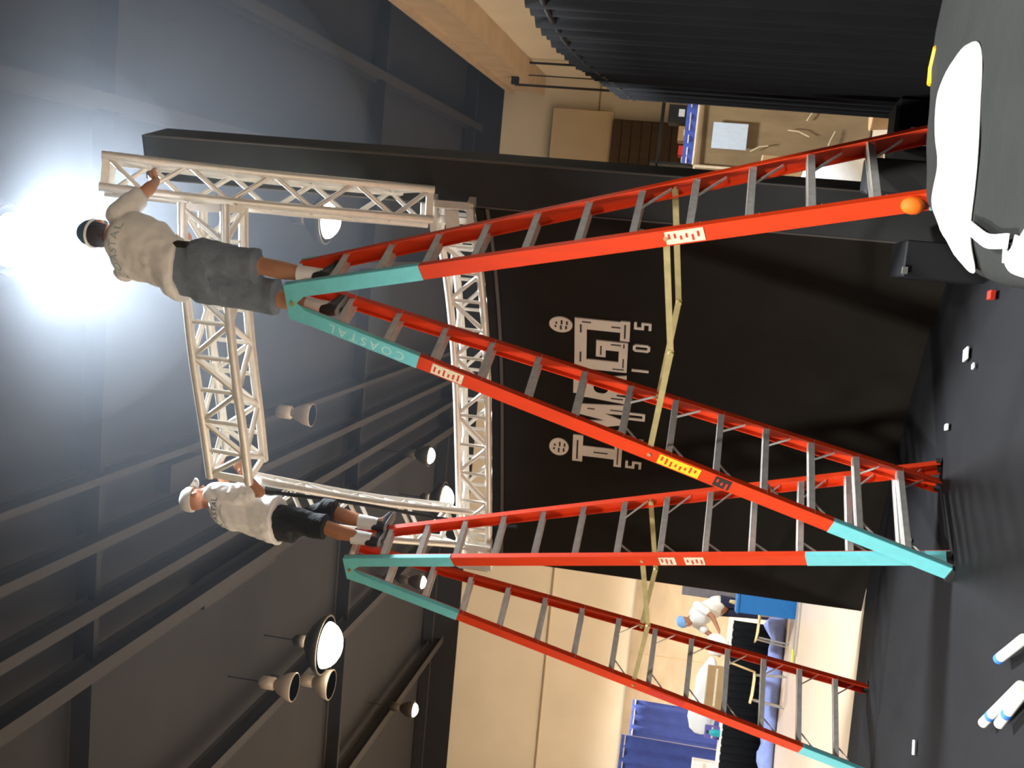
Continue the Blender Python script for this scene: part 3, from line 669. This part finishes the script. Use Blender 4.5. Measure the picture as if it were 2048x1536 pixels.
# --- worker on the left ladder: pale shirt, black shorts, pale cap, arms round the end of the truss
def worker_two():
    t = thing('person', 'man in pale T-shirt, black shorts and pale cap atop the left ladder', 'person', (-1.2, 7.9, 3.77))
    F = Vector((.80, .60, 0)).normalized(); Rr = F.cross(Vector((0, 0, 1))); U = Vector((0, 0, 1))
    F2 = F
    hip = Vector((-1.25, 7.93, 4.60)); chest = Vector((-1.18, 7.90, 5.0)); neck = Vector((-1.17, 7.90, 5.18)); hc = Vector((-1.155, 7.90, 5.30))
    shR = chest+Rr*.17+U*.10; shL = chest-Rr*.17+U*.10
    elR = Vector((-1.01, 7.70, 4.71)); wrR = Vector((-.87, 7.66, 4.85)); elL = Vector((-1.10, 7.93+.16, 5.10)); wrL = Vector((-.93, 7.92, 5.16))
    hipR = hip+Rr*.085; hipL = hip-Rr*.085
    knR = Vector((-1.22, 7.84, 4.22)); anR = Vector((-1.265, 7.86, 3.89)); knL = Vector((-1.13, 8.04, 4.22)); anL = Vector((-1.165, 7.985, 3.89))
    b = MB(); R = head(b, hc, (.7, .55, .15), (-.1, 0, 1), .98)
    b.caps(neck-U*.03, .058, hc-U*.06, .055)
    b.loft([(hip-U*.08, Rr*.15, F*.10), (hip+U*.04, Rr*.16, F*.11), (hip.lerp(chest, .5), Rr*.145, F*.10), (chest, Rr*.17, F*.115), (chest+U*.09, Rr*.165, F*.10), (neck-U*.02, Rr*.07, F*.06)])
    for sh, el, wr in ((shR, elR, wrR), (shL, elL, wrL)):
        b.caps(sh, .052, el, .040); b.caps(el, .042, wr, .028)
    for hp, kn, an in ((hipR, knR, anR), (hipL, knL, anL)):
        b.caps(hp, .088, kn, .055); mid = kn.lerp(an, .35)-F*.012; b.caps(kn, .055, mid, .057); b.caps(mid, .057, an, .035); b.caps(an, .036, an+Vector((.3, .95, 0))*.07-U*.055, .03); b.caps(an, .036, an-U*.05, .034)
    hand(b, wrR, (.55, .35, .75), (.4, .6, .3), 1.0, -1); hand(b, wrL, (.8, -.2, .3), (.2, -.4, -1), 1.1, 1)
    remesh(b, .0075, 'body', 'skin2', t, 2); face(t, hc, R, .98)
    s = MB()
    s.loft([(hip+U*.01+Rr*.03, Rr*.235, F*.175), (hip+U*.08+Rr*.025, Rr*.225, F*.17), (hip.lerp(chest, .55)+Rr*.01, Rr*.205, F*.155), (chest, Rr*.21, F*.155), (chest+U*.10, Rr*.195, F*.13), (chest+U*.14, Rr*.13, F*.095), (neck-U*.01, Rr*.07, F*.065)], 28)
    s.caps(shR, .08, shR.lerp(elR, .80), .08); s.caps(shL, .076, shL.lerp(elL, .7), .068)
    shirt = remesh(s, .011, 'shirt', 'shirt', t, 3, .018, 8)
    nb_ = Vector((-.22, -.97, 0)).normalized(); bc = chest+U*.03+Vector((-.03, 0, 0))
    tee_text('COASTAL', shirt, bc+U*.04, nb_, U, .068, .8, 'tee_print', t); tee_text('_____', shirt, bc+U*.015, nb_, U, .078, .8, 'tee_line', t)
    q = MB()
    q.loft([(hip+U*.12, Rr*.16, F*.12), (hip, Rr*.175, F*.13), (hip-U*.1, Rr*.18, F*.125)], 24)
    for hp, kn in ((hipR, knR), (hipL, knL)):
        q.caps(hp-U*.02, .105, kn+U*.06, .092); q.tube([kn+U*.12, kn+U*.0], 0, 18, True, [.095, .1])
    remesh(q, .011, 'shorts', 'dark_cloth', t, 2, .009, 10)
    for an in (anR, anL):
        obj('sock', MB().tube([an+U*.12, an+U*.04, an-U*.03], 0, 16, True, [.056, .052, .046]), 'sock', t)
        shoe(t, an-U*.105-F*.015, (.3, .95, 0))
    cp = MB(); cp.lathe([(.1, 0), (.101, .02), (.094, .055), (.07, .088), (.036, .104), (.0, .108)], hc+R @ Vector((0, 0, .018)), 24, R, sx=.86, sy=1.06)
    cap = obj('cap', cp, 'cap_white', t)
    obj('cap_bill', MB().loft([(hc+R @ Vector((0, .075, .04)), R @ Vector((.072, 0, 0)), R @ Vector((0, .02, .004))), (hc+R @ Vector((0, .14, .03)), R @ Vector((.055, 0, 0)), R @ Vector((0, .045, -.006)))], 16), 'cap_white', cap)
    return t
worker_two()

# --- far worker bending over the table in the background
def worker_three():
    t = thing('person', 'distant person in white shirt and light blue cap leaning over the cluttered table', 'person', (-3.35, 18.2, 0))
    U = Vector((0, 0, 1)); F = Vector((-.5, -.86, 0)).normalized(); Rr = F.cross(U)
    hip = Vector((-3.22, 18.3, .92)); chest = Vector((-3.37, 18.05, 1.22)); neck = Vector((-3.44, 17.95, 1.36)); hc = Vector((-3.49, 17.9, 1.46))
    b = MB(); R = head(b, hc, (-.5, -.8, -.5), U)
    b.caps(neck, .055, hc-U*.05, .055); b.caps(hip, .15, chest, .15); b.caps(chest, .15, neck, .06)
    for sd in (-1, 1):
        sh = chest+Rr*sd*.19+U*.06; el = sh+Vector((-.12, -.12, -.25)); wr_ = el+Vector((-.18, -.14, -.12)); b.caps(sh, .055, el, .042); b.caps(el, .042, wr_, .028); hand(b, wr_, (-.7, -.5, -.2), (0, 0, -1), .7, sd)
        hp = hip+Rr*sd*.09-U*.05; kn = hp+Vector((0, .02, -.40)); an = kn+Vector((0, .02, -.38)); b.caps(hp, .085, kn, .056); b.caps(kn, .055, an, .036); b.caps(an, .034, an+F*.1-U*.03, .03)
        obj('trouser_leg', MB().tube([hp+U*.05, kn, an+U*.02], 0, 16, True, [.105, .078, .062]), 'navy', t)
        shoe(t, (an.x, an.y, .0), F)
    remesh(b, .012, 'body', 'skin2', t, 2); face(t, hc, R)
    s = MB(); s.caps(hip+U*.03, .165, chest, .175); s.caps(chest, .17, neck-U*.03, .08)
    for sd in (-1, 1): sh = chest+Rr*sd*.19+U*.06; s.caps(sh, .08, sh+Vector((-.07, -.07, -.16)), .07)
    remesh(s, .018, 'shirt', 'white', t, 2, .01, 7)
    cap = obj('cap', MB().lathe([(.102, 0), (.1, .04), (.07, .085), (0, .105)], hc+U*.02, 20, R, sx=.88, sy=1.05), mat('light_blue_cap', (120, 170, 225), .8), t)
worker_three()

# ------------------------------------------------------------------ pleated black drape on the right
def pleats(name, label, cat, path, zbot, ztop, m, amp=.035, freq=9, pole=True, n=160, nz=6, seed=0, lean=None):
    P = dense2([Vector((*p, 0)) for p in path], 20); cum = [0]
    for a, b in zip(P, P[1:]): cum.append(cum[-1]+(b-a).length)
    T = cum[-1]; t = thing(name, label, cat, P[len(P)//2]); vs = []; r = random.Random(seed); ph = [r.uniform(0, 6) for _ in range(4)]
    def at(s):
        i = 0
        while i < len(cum)-2 and cum[i+1] < s: i += 1
        q = P[i].lerp(P[i+1], (s-cum[i])/(cum[i+1]-cum[i])); d = (P[i+1]-P[i]).normalized(); return q, Vector((d.y, -d.x, 0))
    for i in range(n+1):
        s = T*i/n; q, nn = at(s)
        for j in range(nz+1):
            v = j/nz; a = amp*(1.15-.45*v)
            o = a*math.sin(s*freq*2*PI/1+ph[0]+.8*math.sin(s*3+ph[1]))+a*.5*math.sin(s*freq*4.1+ph[2]+v*.6)
            vs.append(q+nn*o+Vector((0, 0, zbot+(ztop(s/T)-zbot)*v)))
    mb = MB().add(vs, [(i*(nz+1)+j, (i+1)*(nz+1)+j, (i+1)*(nz+1)+j+1, i*(nz+1)+j+1) for i in range(n) for j in range(nz)], True)
    o = obj('drape_cloth', mb, m, t, fix=False); sd = o.modifiers.new('t', 'SOLIDIFY'); sd.thickness = .006
    if pole:
        pp = []
        for i in range(13): q, nn = at(T*i/12); pp.append(q+Vector((0, 0, ztop(i/12)-.05)))
        obj('crossbar', MB().tube([q-Vector((0, 0, .03)) for q in pp], .014, 8), 'alu' if m != 'drape' else 'dark_metal', t)
        for s_ in (.02, T-.02):
            q, nn = at(s_); obj('pole', MB().tube([q-nn*.05, q-nn*.05+Vector((0, 0, ztop(s_/T)))], .022, 10), 'alu', t)
            obj('base_plate', MB().box(q-nn*.05+Vector((0, 0, .006)), (.4, .4, .012)), 'dark_metal', t)
    return t
pleats('black_drape', 'tall black pleated drape on a pole, hanging along the right side', 'drape', [(2.33, 8.6), (2.0, 7.0), (1.72, 5.7), (1.56, 4.75), (1.52, 4.1), (1.50, 3.6)], .03, lambda u: 2.44, 'drape', amp=.02, freq=7, n=560)

# ------------------------------------------------------------------ foreground: cases under black cloth, white cloth on top
def mound():
    t = thing('covered_equipment_pile', 'waist-high pile under black cloth close to the camera at lower right', 'equipment pile', (1.1, 2.9, 0))
    out = [(.30, 1.5), (.27, 1.9), (.30, 2.36), (.38, 2.86), (.52, 3.26), (.71, 3.68), (.92, 3.76), (1.18, 3.86), (1.34, 3.86), (1.45, 3.74), (2.1, 3.9), (2.1, 1.5)]
    # rounded top: rings from floor up
    c = Vector((1.15, 2.6, 0)); P = [Vector((x, y, 0)) for x, y in out]; Q = []
    for a, b in zip(P, P[1:]+P[:1]):
        for k in range(8): Q.append(a.lerp(b, k/8))
    for _ in range(3): Q = [(Q[i-1]+Q[i]*2+Q[(i+1) % len(Q)])/4 for i in range(len(Q))]
    vs = []; n = len(Q); prof = [(1.05, 0), (1.03, .3), (1.015, .6), (1.005, .8), (1.0, .885), (.985, .925), (.955, .945), (.85, .95), (.6, .953), (.3, .955)]
    for k, zz in prof:
        for i, q in enumerate(Q):
            d = (q-c); w_ = 1+(.018*math.sin(i*.9)+.012*math.sin(i*2.3))*(1-zz/.95)
            vs.append(c+d*k*w_+Vector((0, 0, zz+.006*noise.noise(q*5+Vector((k, 0, 0))))))
    vs.append(c+Vector((0, 0, .956))); fs = [(j*n+i, j*n+(i+1) % n, (j+1)*n+(i+1) % n, (j+1)*n+i) for j in range(len(prof)-1) for i in range(n)]
    fs += [((len(prof)-1)*n+i, (len(prof)-1)*n+(i+1) % n, len(vs)-1) for i in range(n)]
    obj('cloth_cover', MB().add(vs, fs, True), mat('black_cloth_cover', (29, 32, 31), .9, var=.15, scale=4, bump=.3, bscale=18, spec=.3), t)
    return t
mound()
def strap_mesh(P, z, w_):
    P = dense2([(x, y, z) for x, y in P], 6); mb = MB(); vs = []
    for i, p in enumerate(P):
        d = (P[min(i+1, len(P)-1)]-P[max(i-1, 0)]).normalized(); n = Vector((d.y, -d.x, 0)); zz = Vector((0, 0, .006*math.sin(PI*i/(len(P)-1))))
        vs += [p-n*w_+zz-Vector((0, 0, .004)), p+n*w_+zz-Vector((0, 0, .004)), p+n*w_+zz, p-n*w_+zz]
    k = len(P)
    return mb.add(vs, [(0, 1, 2, 3), (4*k-1, 4*k-2, 4*k-3, 4*k-4)]+[(i*4+j, i*4+4+j, i*4+4+(j+1) % 4, i*4+(j+1) % 4) for i in range(k-1) for j in range(4)])
def patch(name, label, cat, poly, z, th, m, rough=.006, parent=None):
    c = sum((Vector((x, y, 0)) for x, y in poly), Vector())/len(poly); Q = []
    P = [Vector((x, y, 0)) for x, y in poly]
    for a, b in zip(P, P[1:]+P[:1]):
        for k in range(4): Q.append(a.lerp(b, k/4))
    for _ in range(2): Q = [(Q[i-1]+Q[i]*2+Q[(i+1) % len(Q)])/4 for i in range(len(Q))]
    n = len(Q); vs = []
    for k, zz in ((1, 0), (1.0, th*.6), (.96, th), (.7, th*1.1), (.35, th*1.15)):
        for q in Q: vs.append(c+(q-c)*k+Vector((0, 0, z+zz+(rough*noise.noise(q*9+Vector((0, 0, k))) if zz else 0))))
    vs.append(c+Vector((0, 0, z+th*1.15))); fs = [(j*n+i, j*n+(i+1) % n, (j+1)*n+(i+1) % n, (j+1)*n+i) for j in range(4) for i in range(n)]+[(4*n+i, 4*n+(i+1) % n, len(vs)-1) for i in range(n)]+[tuple(range(n-1, -1, -1))]
    return tag(obj(name, MB().add(vs, fs, True), m), label, cat)
patch('white_cloth', 'long white folded cloth lying along the far edge of the covered pile', 'cloth',
      [(1.05, 3.06), (.99, 2.98), (.85, 2.94), (.72, 2.90), (.61, 2.89), (.54, 2.90), (.48, 2.87), (.385, 2.77), (.41, 2.88), (.49, 3.08), (.57, 3.26), (.67, 3.44), (.73, 3.42), (.79, 3.41), (.9, 3.5), (1.03, 3.57), (1.09, 3.47), (1.09, 3.25)], .955, .007, 'white')
patch('white_cloth', 'white crumpled cloth at the near left corner of the covered pile', 'cloth', [(.50, 2.1), (.45, 2.35), (.40, 2.47), (.385, 2.52), (.35, 2.45), (.32, 2.3), (.30, 2.1), (.34, 2.0), (.42, 1.95)], .955, .007, 'white')
tag(obj('webbing_strap', strap_mesh([(.525, 2.88), (.475, 2.72), (.44, 2.60), (.42, 2.46)], .972, .016), 'sock'), 'white webbing strap curving between the two white cloths', 'strap')
tag(obj('yellow_tape_strip', MB().tube([(1.25, 3.74, .945), (1.2, 3.80, .943), (1.14, 3.78, .945)], .011, 10), 'yellow'), 'yellow strip on the far rim of the covered pile', 'tape')
tag(obj('torn_paper', MB().prism([(0, 0), (.03, .1), (-.005, .13), (.02, .19), (-.02, .18), (-.03, .1)], (.405, 2.36, .953), (1, 0, 0), (0, 1, 0), (0, 0, .004)), 'paper'), 'torn white scrap at the left edge of the covered pile', 'paper')

# black crate stack behind the pile beside the near ladder's foot
t = thing('black_speaker', 'black upright speaker box standing behind the near ladder foot', 'speaker', (1.18, 5.9, 0))
obj('cabinet', MB().bbox((1.31, 6.02, .43), (.19, .24, .86), .015, RZ(-.2)), 'case', t); obj('grille', MB().box((1.29, 5.895, .43), (.16, .01, .76), RZ(-.2)), 'rubber', t)
t = thing('black_tool_case', 'small black case with white parts behind the near ladder foot', 'case', (1.66, 6.3, 0))
obj('case_body', MB().bbox((1.66, 6.4, .35), (.30, .3, .70), .02), 'case', t); obj('case_handle', MB().box((1.62, 6.23, .55), (.035, .02, .14)), 'white_plastic', t); obj('case_latch', MB().box((1.55, 6.235, .66), (.05, .02, .05)), 'white_plastic', t)
obj('case_base', MB().box((1.56, 6.24, .5), (.03, .03, .3)), 'white_plastic', t)
# low black equipment case on the floor
t = thing('black_road_case', 'low black road case with pale corner on the floor between ladder legs', 'case', (1.05, 7.05, 0))
obj('case_body', MB().bbox((1.04, 7.1, .24), (.22, .55, .48), .01, RZ(-.1)), 'case', t); obj('corner_cap', MB().box((.94, 6.83, .47), (.04, .03, .03)), 'alu', t)
# litter on the black sheeting
def bit(name, label, cat, c, s, m, rz=0, h=.012): return tag(obj(name, MB().bbox((c[0], c[1], h/2+.03), (s[0], s[1], h), .002, RZ(rz)), m), label, cat)
bit('paper_tag', 'white paper tag on black sheeting in front of the wall', 'tag', (.49, 7.0), (.075, .10), 'paper', .2)
bit('paper_scrap', 'small pale scrap beside the white paper tag', 'scrap', (.41, 6.78), (.03, .04), 'paper', .4)
bit('paper_scrap', 'tiny pale scrap on black sheeting between the ladders', 'scrap', (.04, 7.3), (.04, .07), 'paper', .1)
bit('paper_scrap', 'tiny pale scrap near the left ladder foot', 'scrap', (-.78, 8.05), (.04, .05), 'paper', .1)
bit('red_cap', 'small red cap on the floor left of the covered pile', 'cap', (.80, 6.5), (.05, .08), 'red', 0, .03)
bit('foil_strip', 'thin pale strip lying on black sheeting at far left', 'strip', (-1.97, 7.2), (.09, .03), 'paper', .3)
for k, (a, b, lb) in enumerate((((-1.37, 5.63), (-1.06, 5.12), 'white tube with blue band, the longer left one of the crossed pair'), ((-1.30, 5.37), (-1.06, 5.05), 'white tube with blue band lying just right of the longer tube'), ((-1.03, 5.50), (-.86, 5.15), 'white tube with blue tip lying apart on the right'))):
    A_, B_ = Vector((*a, .065)), Vector((*b, .065)); t = thing('plastic_tube', lb, 'tube', (a[0], a[1], .02))
    obj('tube_body', MB().tube([A_, B_], .024, 14), 'white_plastic', t); d = (B_-A_).normalized(); o_ = .13 if k < 2 else .025
    obj('blue_band', MB().tube([A_+d*(o_-.022), A_+d*(o_+.022)], .0255, 14), 'band_blue', t)

# ------------------------------------------------------------------ right background: wrapped crate, blue drape, shelf
t = thing('wrapped_crate', 'large cardboard crate wrapped in clear film with a white sheet taped on', 'crate', (3.5, 13, 0))
x0, x1 = 2.78, 4.3
R = RZ(-.05); cc = Vector(((x0+x1)/2, 13.5, 1.0))
obj('carton', MB().bbox(cc, (x1-x0, 1.0, 1.98), .03, R), 'wrap', t)
obj('edge_film', MB().tube([(2.79, 12.98, 1.98), (2.80, 13.02, 1.2), (2.80, 12.99, .3)], .018, 8).tube([(2.8, 12.98, 1.985), (4.3, 12.92, 1.985)], .016, 8), 'film', t)
for a, b_ in (((3.0, 1.35), (3.08, 1.15)), ((3.28, .95), (3.22, .7)), ((3.4, .75), (3.6, .62)), ((3.05, .5), (3.3, .42)), ((3.5, .35), (3.62, .2)), ((3.15, 1.6), (3.22, 1.5))):
    obj('film_fold', MB().tube([(a[0], 12.965, a[1]), ((a[0]+b_[0])/2+.02, 12.955, (a[1]+b_[1])/2), (b_[0], 12.965, b_[1])], .008, 6), 'film', t)
obj('paper_sheet', MB().box((3.16, 12.955, 1.60), (.30, .012, .40), RZ(-.05)), 'dull_paper', t)
obj('lime_tag', MB().box((3.56, 12.93, 1.62), (.08, .012, .20), RZ(-.05)), 'lime', t)
t = thing('cardboard_carton', 'brown carton with a white label standing left of the wrapped crate', 'carton', (2.45, 11.8, 0))
obj('box_body', MB().bbox((2.45, 12.0, .62), (.5, .5, 1.24), .01), 'kraft', t); obj('label_sheet', MB().box((2.30, 11.745, 1.05), (.1, .01, .12)), 'paper', t)
tag(obj('white_bundle', MB().ball((2.42, 11.4, .42), (.26, .22, .42), 16).ball((2.2, 11.35, .25), (.2, .2, .25), 14), 'white'), 'white wrapped bundle on the floor by the brown carton', 'bundle')
t = thing('plastic_bucket', 'yellow-brown bucket standing by the wrapped crate corner', 'bucket', (2.9, 10.6, 0))
obj('bucket_body', MB().lathe([(.13, 0), (.16, .3), (.17, .32)], (2.9, 10.6, .0), 20), 'kraft', t)
pleats('blue_drape', 'royal blue pleated drape seen over the top of the wrapped crate', 'drape', [(4.42, 20.4), (5.6, 20.2), (6.9, 20.0)], .03, lambda u: 2.44, 'blue', .03, 4.5, True, 120)
t = thing('storage_shelf', 'tall shelf unit of boxes rising behind the blue drape', 'shelf', (5.6, 23, 0))
for xx in (4.9, 6.6): obj('shelf_post', MB().box((xx, 23, 1.6), (.05, .5, 3.2)), 'dark_metal', t)
for zz in (1.5, 2.3, 3.05): obj('shelf_board', MB().box((5.75, 23, zz), (1.75, .55, .04)), 'dark_metal', t)
for k, (xx, zz, sx, sz, m_, lb) in enumerate(((5.95, 2.62, .38, .60, 'case', 'tall black box on the top shelf behind the blue drape'), (5.55, 2.5, .3, .36, 'kraft', 'brown box on the shelf behind the blue drape'), (5.2, 2.48, .2, .32, 'red', 'red box on the shelf behind the blue drape'), (5.0, 2.44, .15, .24, 'label_cream', 'small cream box at the left end of the shelf'), (6.3, 2.45, .22, .26, 'white_plastic', 'white box at the right end of the shelf'))):
    c = Vector((xx, 22.95, zz)); tt = thing('storage_box', lb, 'box', c-Vector((0, 0, sz/2)))
    obj('box_body', MB().bbox(c, (sx, .3, sz), .01), m_, tt); obj('box_label', MB().box(c+Vector((.02, -.155, .03)), (sx*.4, .008, sz*.2)), 'paper', tt)
# thin black pipe frame hanging before the back wall
t = thing('pipe_frame', 'thin black pipe frame standing tall before the tan wall at upper right', 'frame', H(4.3, 31, 0))
pz = 7.72; k_ = 31/33.9
for p in (5.97*k_-1.1, 5.3*k_-1.08, 4.62*k_-.0): pass
ps = [4.86, 4.52, 4.24]
for i, p in enumerate(ps): obj('pipe_upright', MB().tube([H(p, 31, 0), H(p, 31, pz)], .035 if i != 1 else .018, 8), 'dark_metal', t)
obj('pipe_header', MB().box(H((ps[0]+ps[2])/2, 31, pz), (ps[0]-ps[2], .16, .2), RZ(-HA)), 'dark_metal', t)

# ------------------------------------------------------------------ left background
pleats('blue_drape', 'large royal blue drape at the far left edge on a pale pole', 'drape', [(-8.9, 22.6), (-7.9, 22.75), (-6.95, 22.85)], .03, lambda u: 2.44, 'blue', .02, 4, True, 100, seed=3)
pleats('blue_drape', 'royal blue drape standing behind the larger one at left', 'drape', [(-8.9, 27.0), (-8.2, 27.3), (-7.45, 27.5)], .03, lambda u: 2.44, 'blue', .02, 4, True, 100, seed=5)
pleats('blue_drape', 'sliver of blue drape visible by the black wall at left', 'drape', [(-3.9, 27.5), (-3.3, 27.6), (-1.5, 27.8)], .03, lambda u: 2.44, 'blue', .02, 4, True, 80, seed=6)
t = thing('work_table', 'white topped table with black skirt strewn with boxes, far left', 'table', (-4.8, 17.0, 0))
A_, B_ = Vector((-6.35, 16.75, 0)), Vector((-3.25, 17.35, 0)); d = (B_-A_).normalized(); an_ = math.atan2(d.y, d.x); cm = (A_+B_)/2
obj('table_top', MB().bbox(cm+Vector((0, 0, .74)), ((B_-A_).length, .76, .035), .008, RZ(an_)), 'white_plastic', t)
nrm = Vector((d.y, -d.x, 0)); sk = MB(); vs = []; n_ = 160
for i in range(n_+1):
    q = A_.lerp(B_, i/n_)+nrm*(.385+.012*math.sin(i*1.1)); vs += [q+Vector((0, 0, .02)), q+Vector((0, 0, .735))]
sk.add(vs, [(2*i, 2*i+2, 2*i+3, 2*i+1) for i in range(n_)], True); o = obj('table_skirt', sk, 'drape', t, fix=False); o.modifiers.new('t', 'SOLIDIFY').thickness = .01
for e in (-1.4, 1.4):
    for f in (-.3, .3): obj('leg', MB().tube([cm+d*e+nrm*f+Vector((0, 0, .0)), cm+d*e+nrm*f+Vector((0, 0, .73))], .016, 8), 'dark_metal', t)
def tb(name, label, cat, u, v, size, m, extra=None):
    c = cm+d*u+nrm*v+Vector((0, 0, .7575+size[2]/2)); tt = thing(name, label, cat, c-Vector((0, 0, size[2]/2)))
    obj('box_body', MB().bbox(c, size, .008, RZ(an_)), m, tt); obj('tape_strip', MB().box(c+nrm*(size[1]/2+.002), (size[0]*.9, .003, size[2]*.12), RZ(an_)), 'label_cream', tt); return tt
tb('cardboard_carton', 'open tan carton on the middle of the far left table', 'carton', .55, 0, (.62, .4, .27), 'kraft')
tb('white_box', 'white carton at the left end of the far left table', 'box', -.75, .1, (.42, .4, .36), 'white_plastic')
tb('small_box', 'purple box beside the white carton on the table', 'box', -.12, .0, (.18, .2, .22), 'purple')
t = thing('bottle', 'short teal bottle on the table in front of the purple box', 'bottle', cm+d*-.1+nrm*.3+Vector((0, 0, .7575)))
c = cm+d*-.1+nrm*.3+Vector((0, 0, .7575)); obj('bottle_body', MB().lathe([(.05, 0), (.05, .12), (.03, .15), (.022, .17)], c, 16), 'cyan', t); obj('bottle_cap', MB().lathe([(.024, .17), (.024, .2)], c, 12), 'rubber', t)
def sack(c, r, label, nm='white_bag'):
    mb = MB().ball(c, r, 18); 
    for v in mb.v: v += Vector((noise.noise(v*4), noise.noise(v*4+Vector((9, 0, 0))), noise.noise(v*4+Vector((0, 9, 0)))))*.08
    return tag(obj(nm, mb, 'white'), label, 'bag')
sack(cm+d*.35-nrm*.28+Vector((0, 0, 1.00)), (.62, .16, .24), 'heap of white sheets at the back of the far left table', 'sheet_heap')
sack(cm+d*1.15+Vector((0, 0, .93)), (.2, .2, .17), 'crumpled white bag at the right end of the far left table')
sack(cm+d*-1.1-nrm*.2+Vector((0, 0, 1.02)), (.12, .12, .26), 'white bag standing at the left end of the far left table')
def chair(x, y, rz, label):
    t = thing('plastic_chair', label, 'chair', (x, y, 0), rz, 'cream chairs by the table'); O = lambda n, mb, m='cream': obj(n, mb, m, t, world=False)
    O('seat', MB().loft([(Vector((-.22, 0, .45)), Vector((0, .19, 0)), Vector((0, 0, .012))), (Vector((-.1, 0, .43)), Vector((0, .22, 0)), Vector((0, 0, .014))), (Vector((.12, 0, .42)), Vector((0, .21, 0)), Vector((0, 0, .014))), (Vector((.22, 0, .43)), Vector((0, .19, 0)), Vector((0, 0, .012)))], 16))
    O('backrest', MB().loft([(Vector((.21, 0, .42)), Vector((0, .19, 0)), Vector((.014, 0, 0))), (Vector((.25, 0, .6)), Vector((0, .21, 0)), Vector((.016, 0, 0))), (Vector((.29, 0, .78)), Vector((0, .2, 0)), Vector((.014, 0, 0))), (Vector((.30, 0, .86)), Vector((0, .14, 0)), Vector((.01, 0, 0)))], 16))
    for sx in (-1, 1):
        for sy in (-1, 1): O('leg', MB().tube([(sx*.17, sy*.15, .42), (sx*.21, sy*.2, 0)], .013, 8), 'alu')
    return t
chair(-3.05, 16.1, .3, 'cream plastic chair beside the blue bin'); chair(-3.85, 15.8, .2, 'cream plastic chair in front of the skirted table')
t = thing('blue_bin', 'bright blue plastic bin standing beside the black wall', 'bin', (-2.55, 15.3, 0))
obj('bin_body', MB().box((-2.50, 15.5, .39), (.5, .4, .78), RZ(.1), 1.06), 'bin_blue', t); obj('bin_rim', MB().bbox((-2.50, 15.5, .785), (.56, .46, .04), .01, RZ(.1)), 'bin_blue', t)
t = thing('display_panel', 'grey display panel behind the blue bin', 'panel', (-3.0, 20, 0)); obj('panel_board', MB().bbox((-3.0, 20.2, .8), (.9, .05, 1.5), .01), 'carpet_grey', t)
for e in (-.35, .35): obj('panel_foot', MB().box((-3.0+e, 20.2, .03), (.05, .4, .06)), 'dark_metal', t)
def crumple(name, label, cat, pts, r, m):
    mb = MB().tube(dense2(pts, 6), r, 12, True)
    for v in mb.v:
        v.z = max(.012, v.z*(1+.6*noise.noise(v*6))); v.x += .08*noise.noise(v*5)
    return tag(obj(name, mb, m), label, cat)
crumple('blue_cloth', 'crumpled periwinkle cloth on the concrete under the cream chairs', 'cloth', [(-2.75, 16.6, .1), (-3.3, 16.5, .12), (-3.9, 16.4, .1), (-4.7, 16.3, .08), (-5.6, 16.0, .06)], .13, 'peri')
bit('yellow_scrap', 'bright yellow scrap on the pale concrete', 'scrap', (-3.15, 14.9), (.18, .12), 'lime', .1)
for k, (y, ln_) in enumerate(((15.15, .9), (14.75, .7))):
    tag(obj('aluminium_strip', MB().box((-2.75, y, .012), (ln_, .03, .02), RZ(.12)), 'alu'), '%s bright metal strip on the concrete by the blue bin' % ('farther' if k == 0 else 'nearer'), 'strip')
t = thing('black_crate', 'black crate on the floor at the left end of the skirted table', 'crate', (-6.0, 15.9, 0))
obj('crate_body', MB().bbox((-5.75, 15.95, .2), (.45, .4, .4), .02), 'case', t); obj('crate_lid', MB().bbox((-5.75, 15.95, .41), (.48, .43, .03), .01), 'rubber', t)

# ------------------------------------------------------------------ haze balls added around the big lamp, standing in for lens glare
for k, (r_, den) in enumerate(((5.6, .0028), (3.6, .0055), (1.9, .010))):
    ho = obj('haze', MB().ball(H(-.46, 9.6, 8.2), r_, 32), 'dark')
    hm = bpy.data.materials.new('glare_haze'); hm.use_nodes = True; nt = hm.node_tree; nt.nodes.remove(nt.nodes['Principled BSDF'])
    vs_ = nt.nodes.new('ShaderNodeVolumeScatter'); vs_.inputs['Color'].default_value = (.80, .89, 1, 1); vs_.inputs['Density'].default_value = den; vs_.inputs['Anisotropy'].default_value = .45
    nt.links.new(vs_.outputs[0], nt.nodes['Material Output'].inputs['Volume']); ho.data.materials.clear(); ho.data.materials.append(hm)
    ho['kind'] = 'stuff'; ho['category'] = 'haze'
    ho['label'] = 'wide thin bluish haze added for the glare of the big lamp' if k == 0 else 'middle zone of bluish haze added for the glare of the big lamp' if k == 1 else 'denser core of haze added for the glare close around the big lamp'
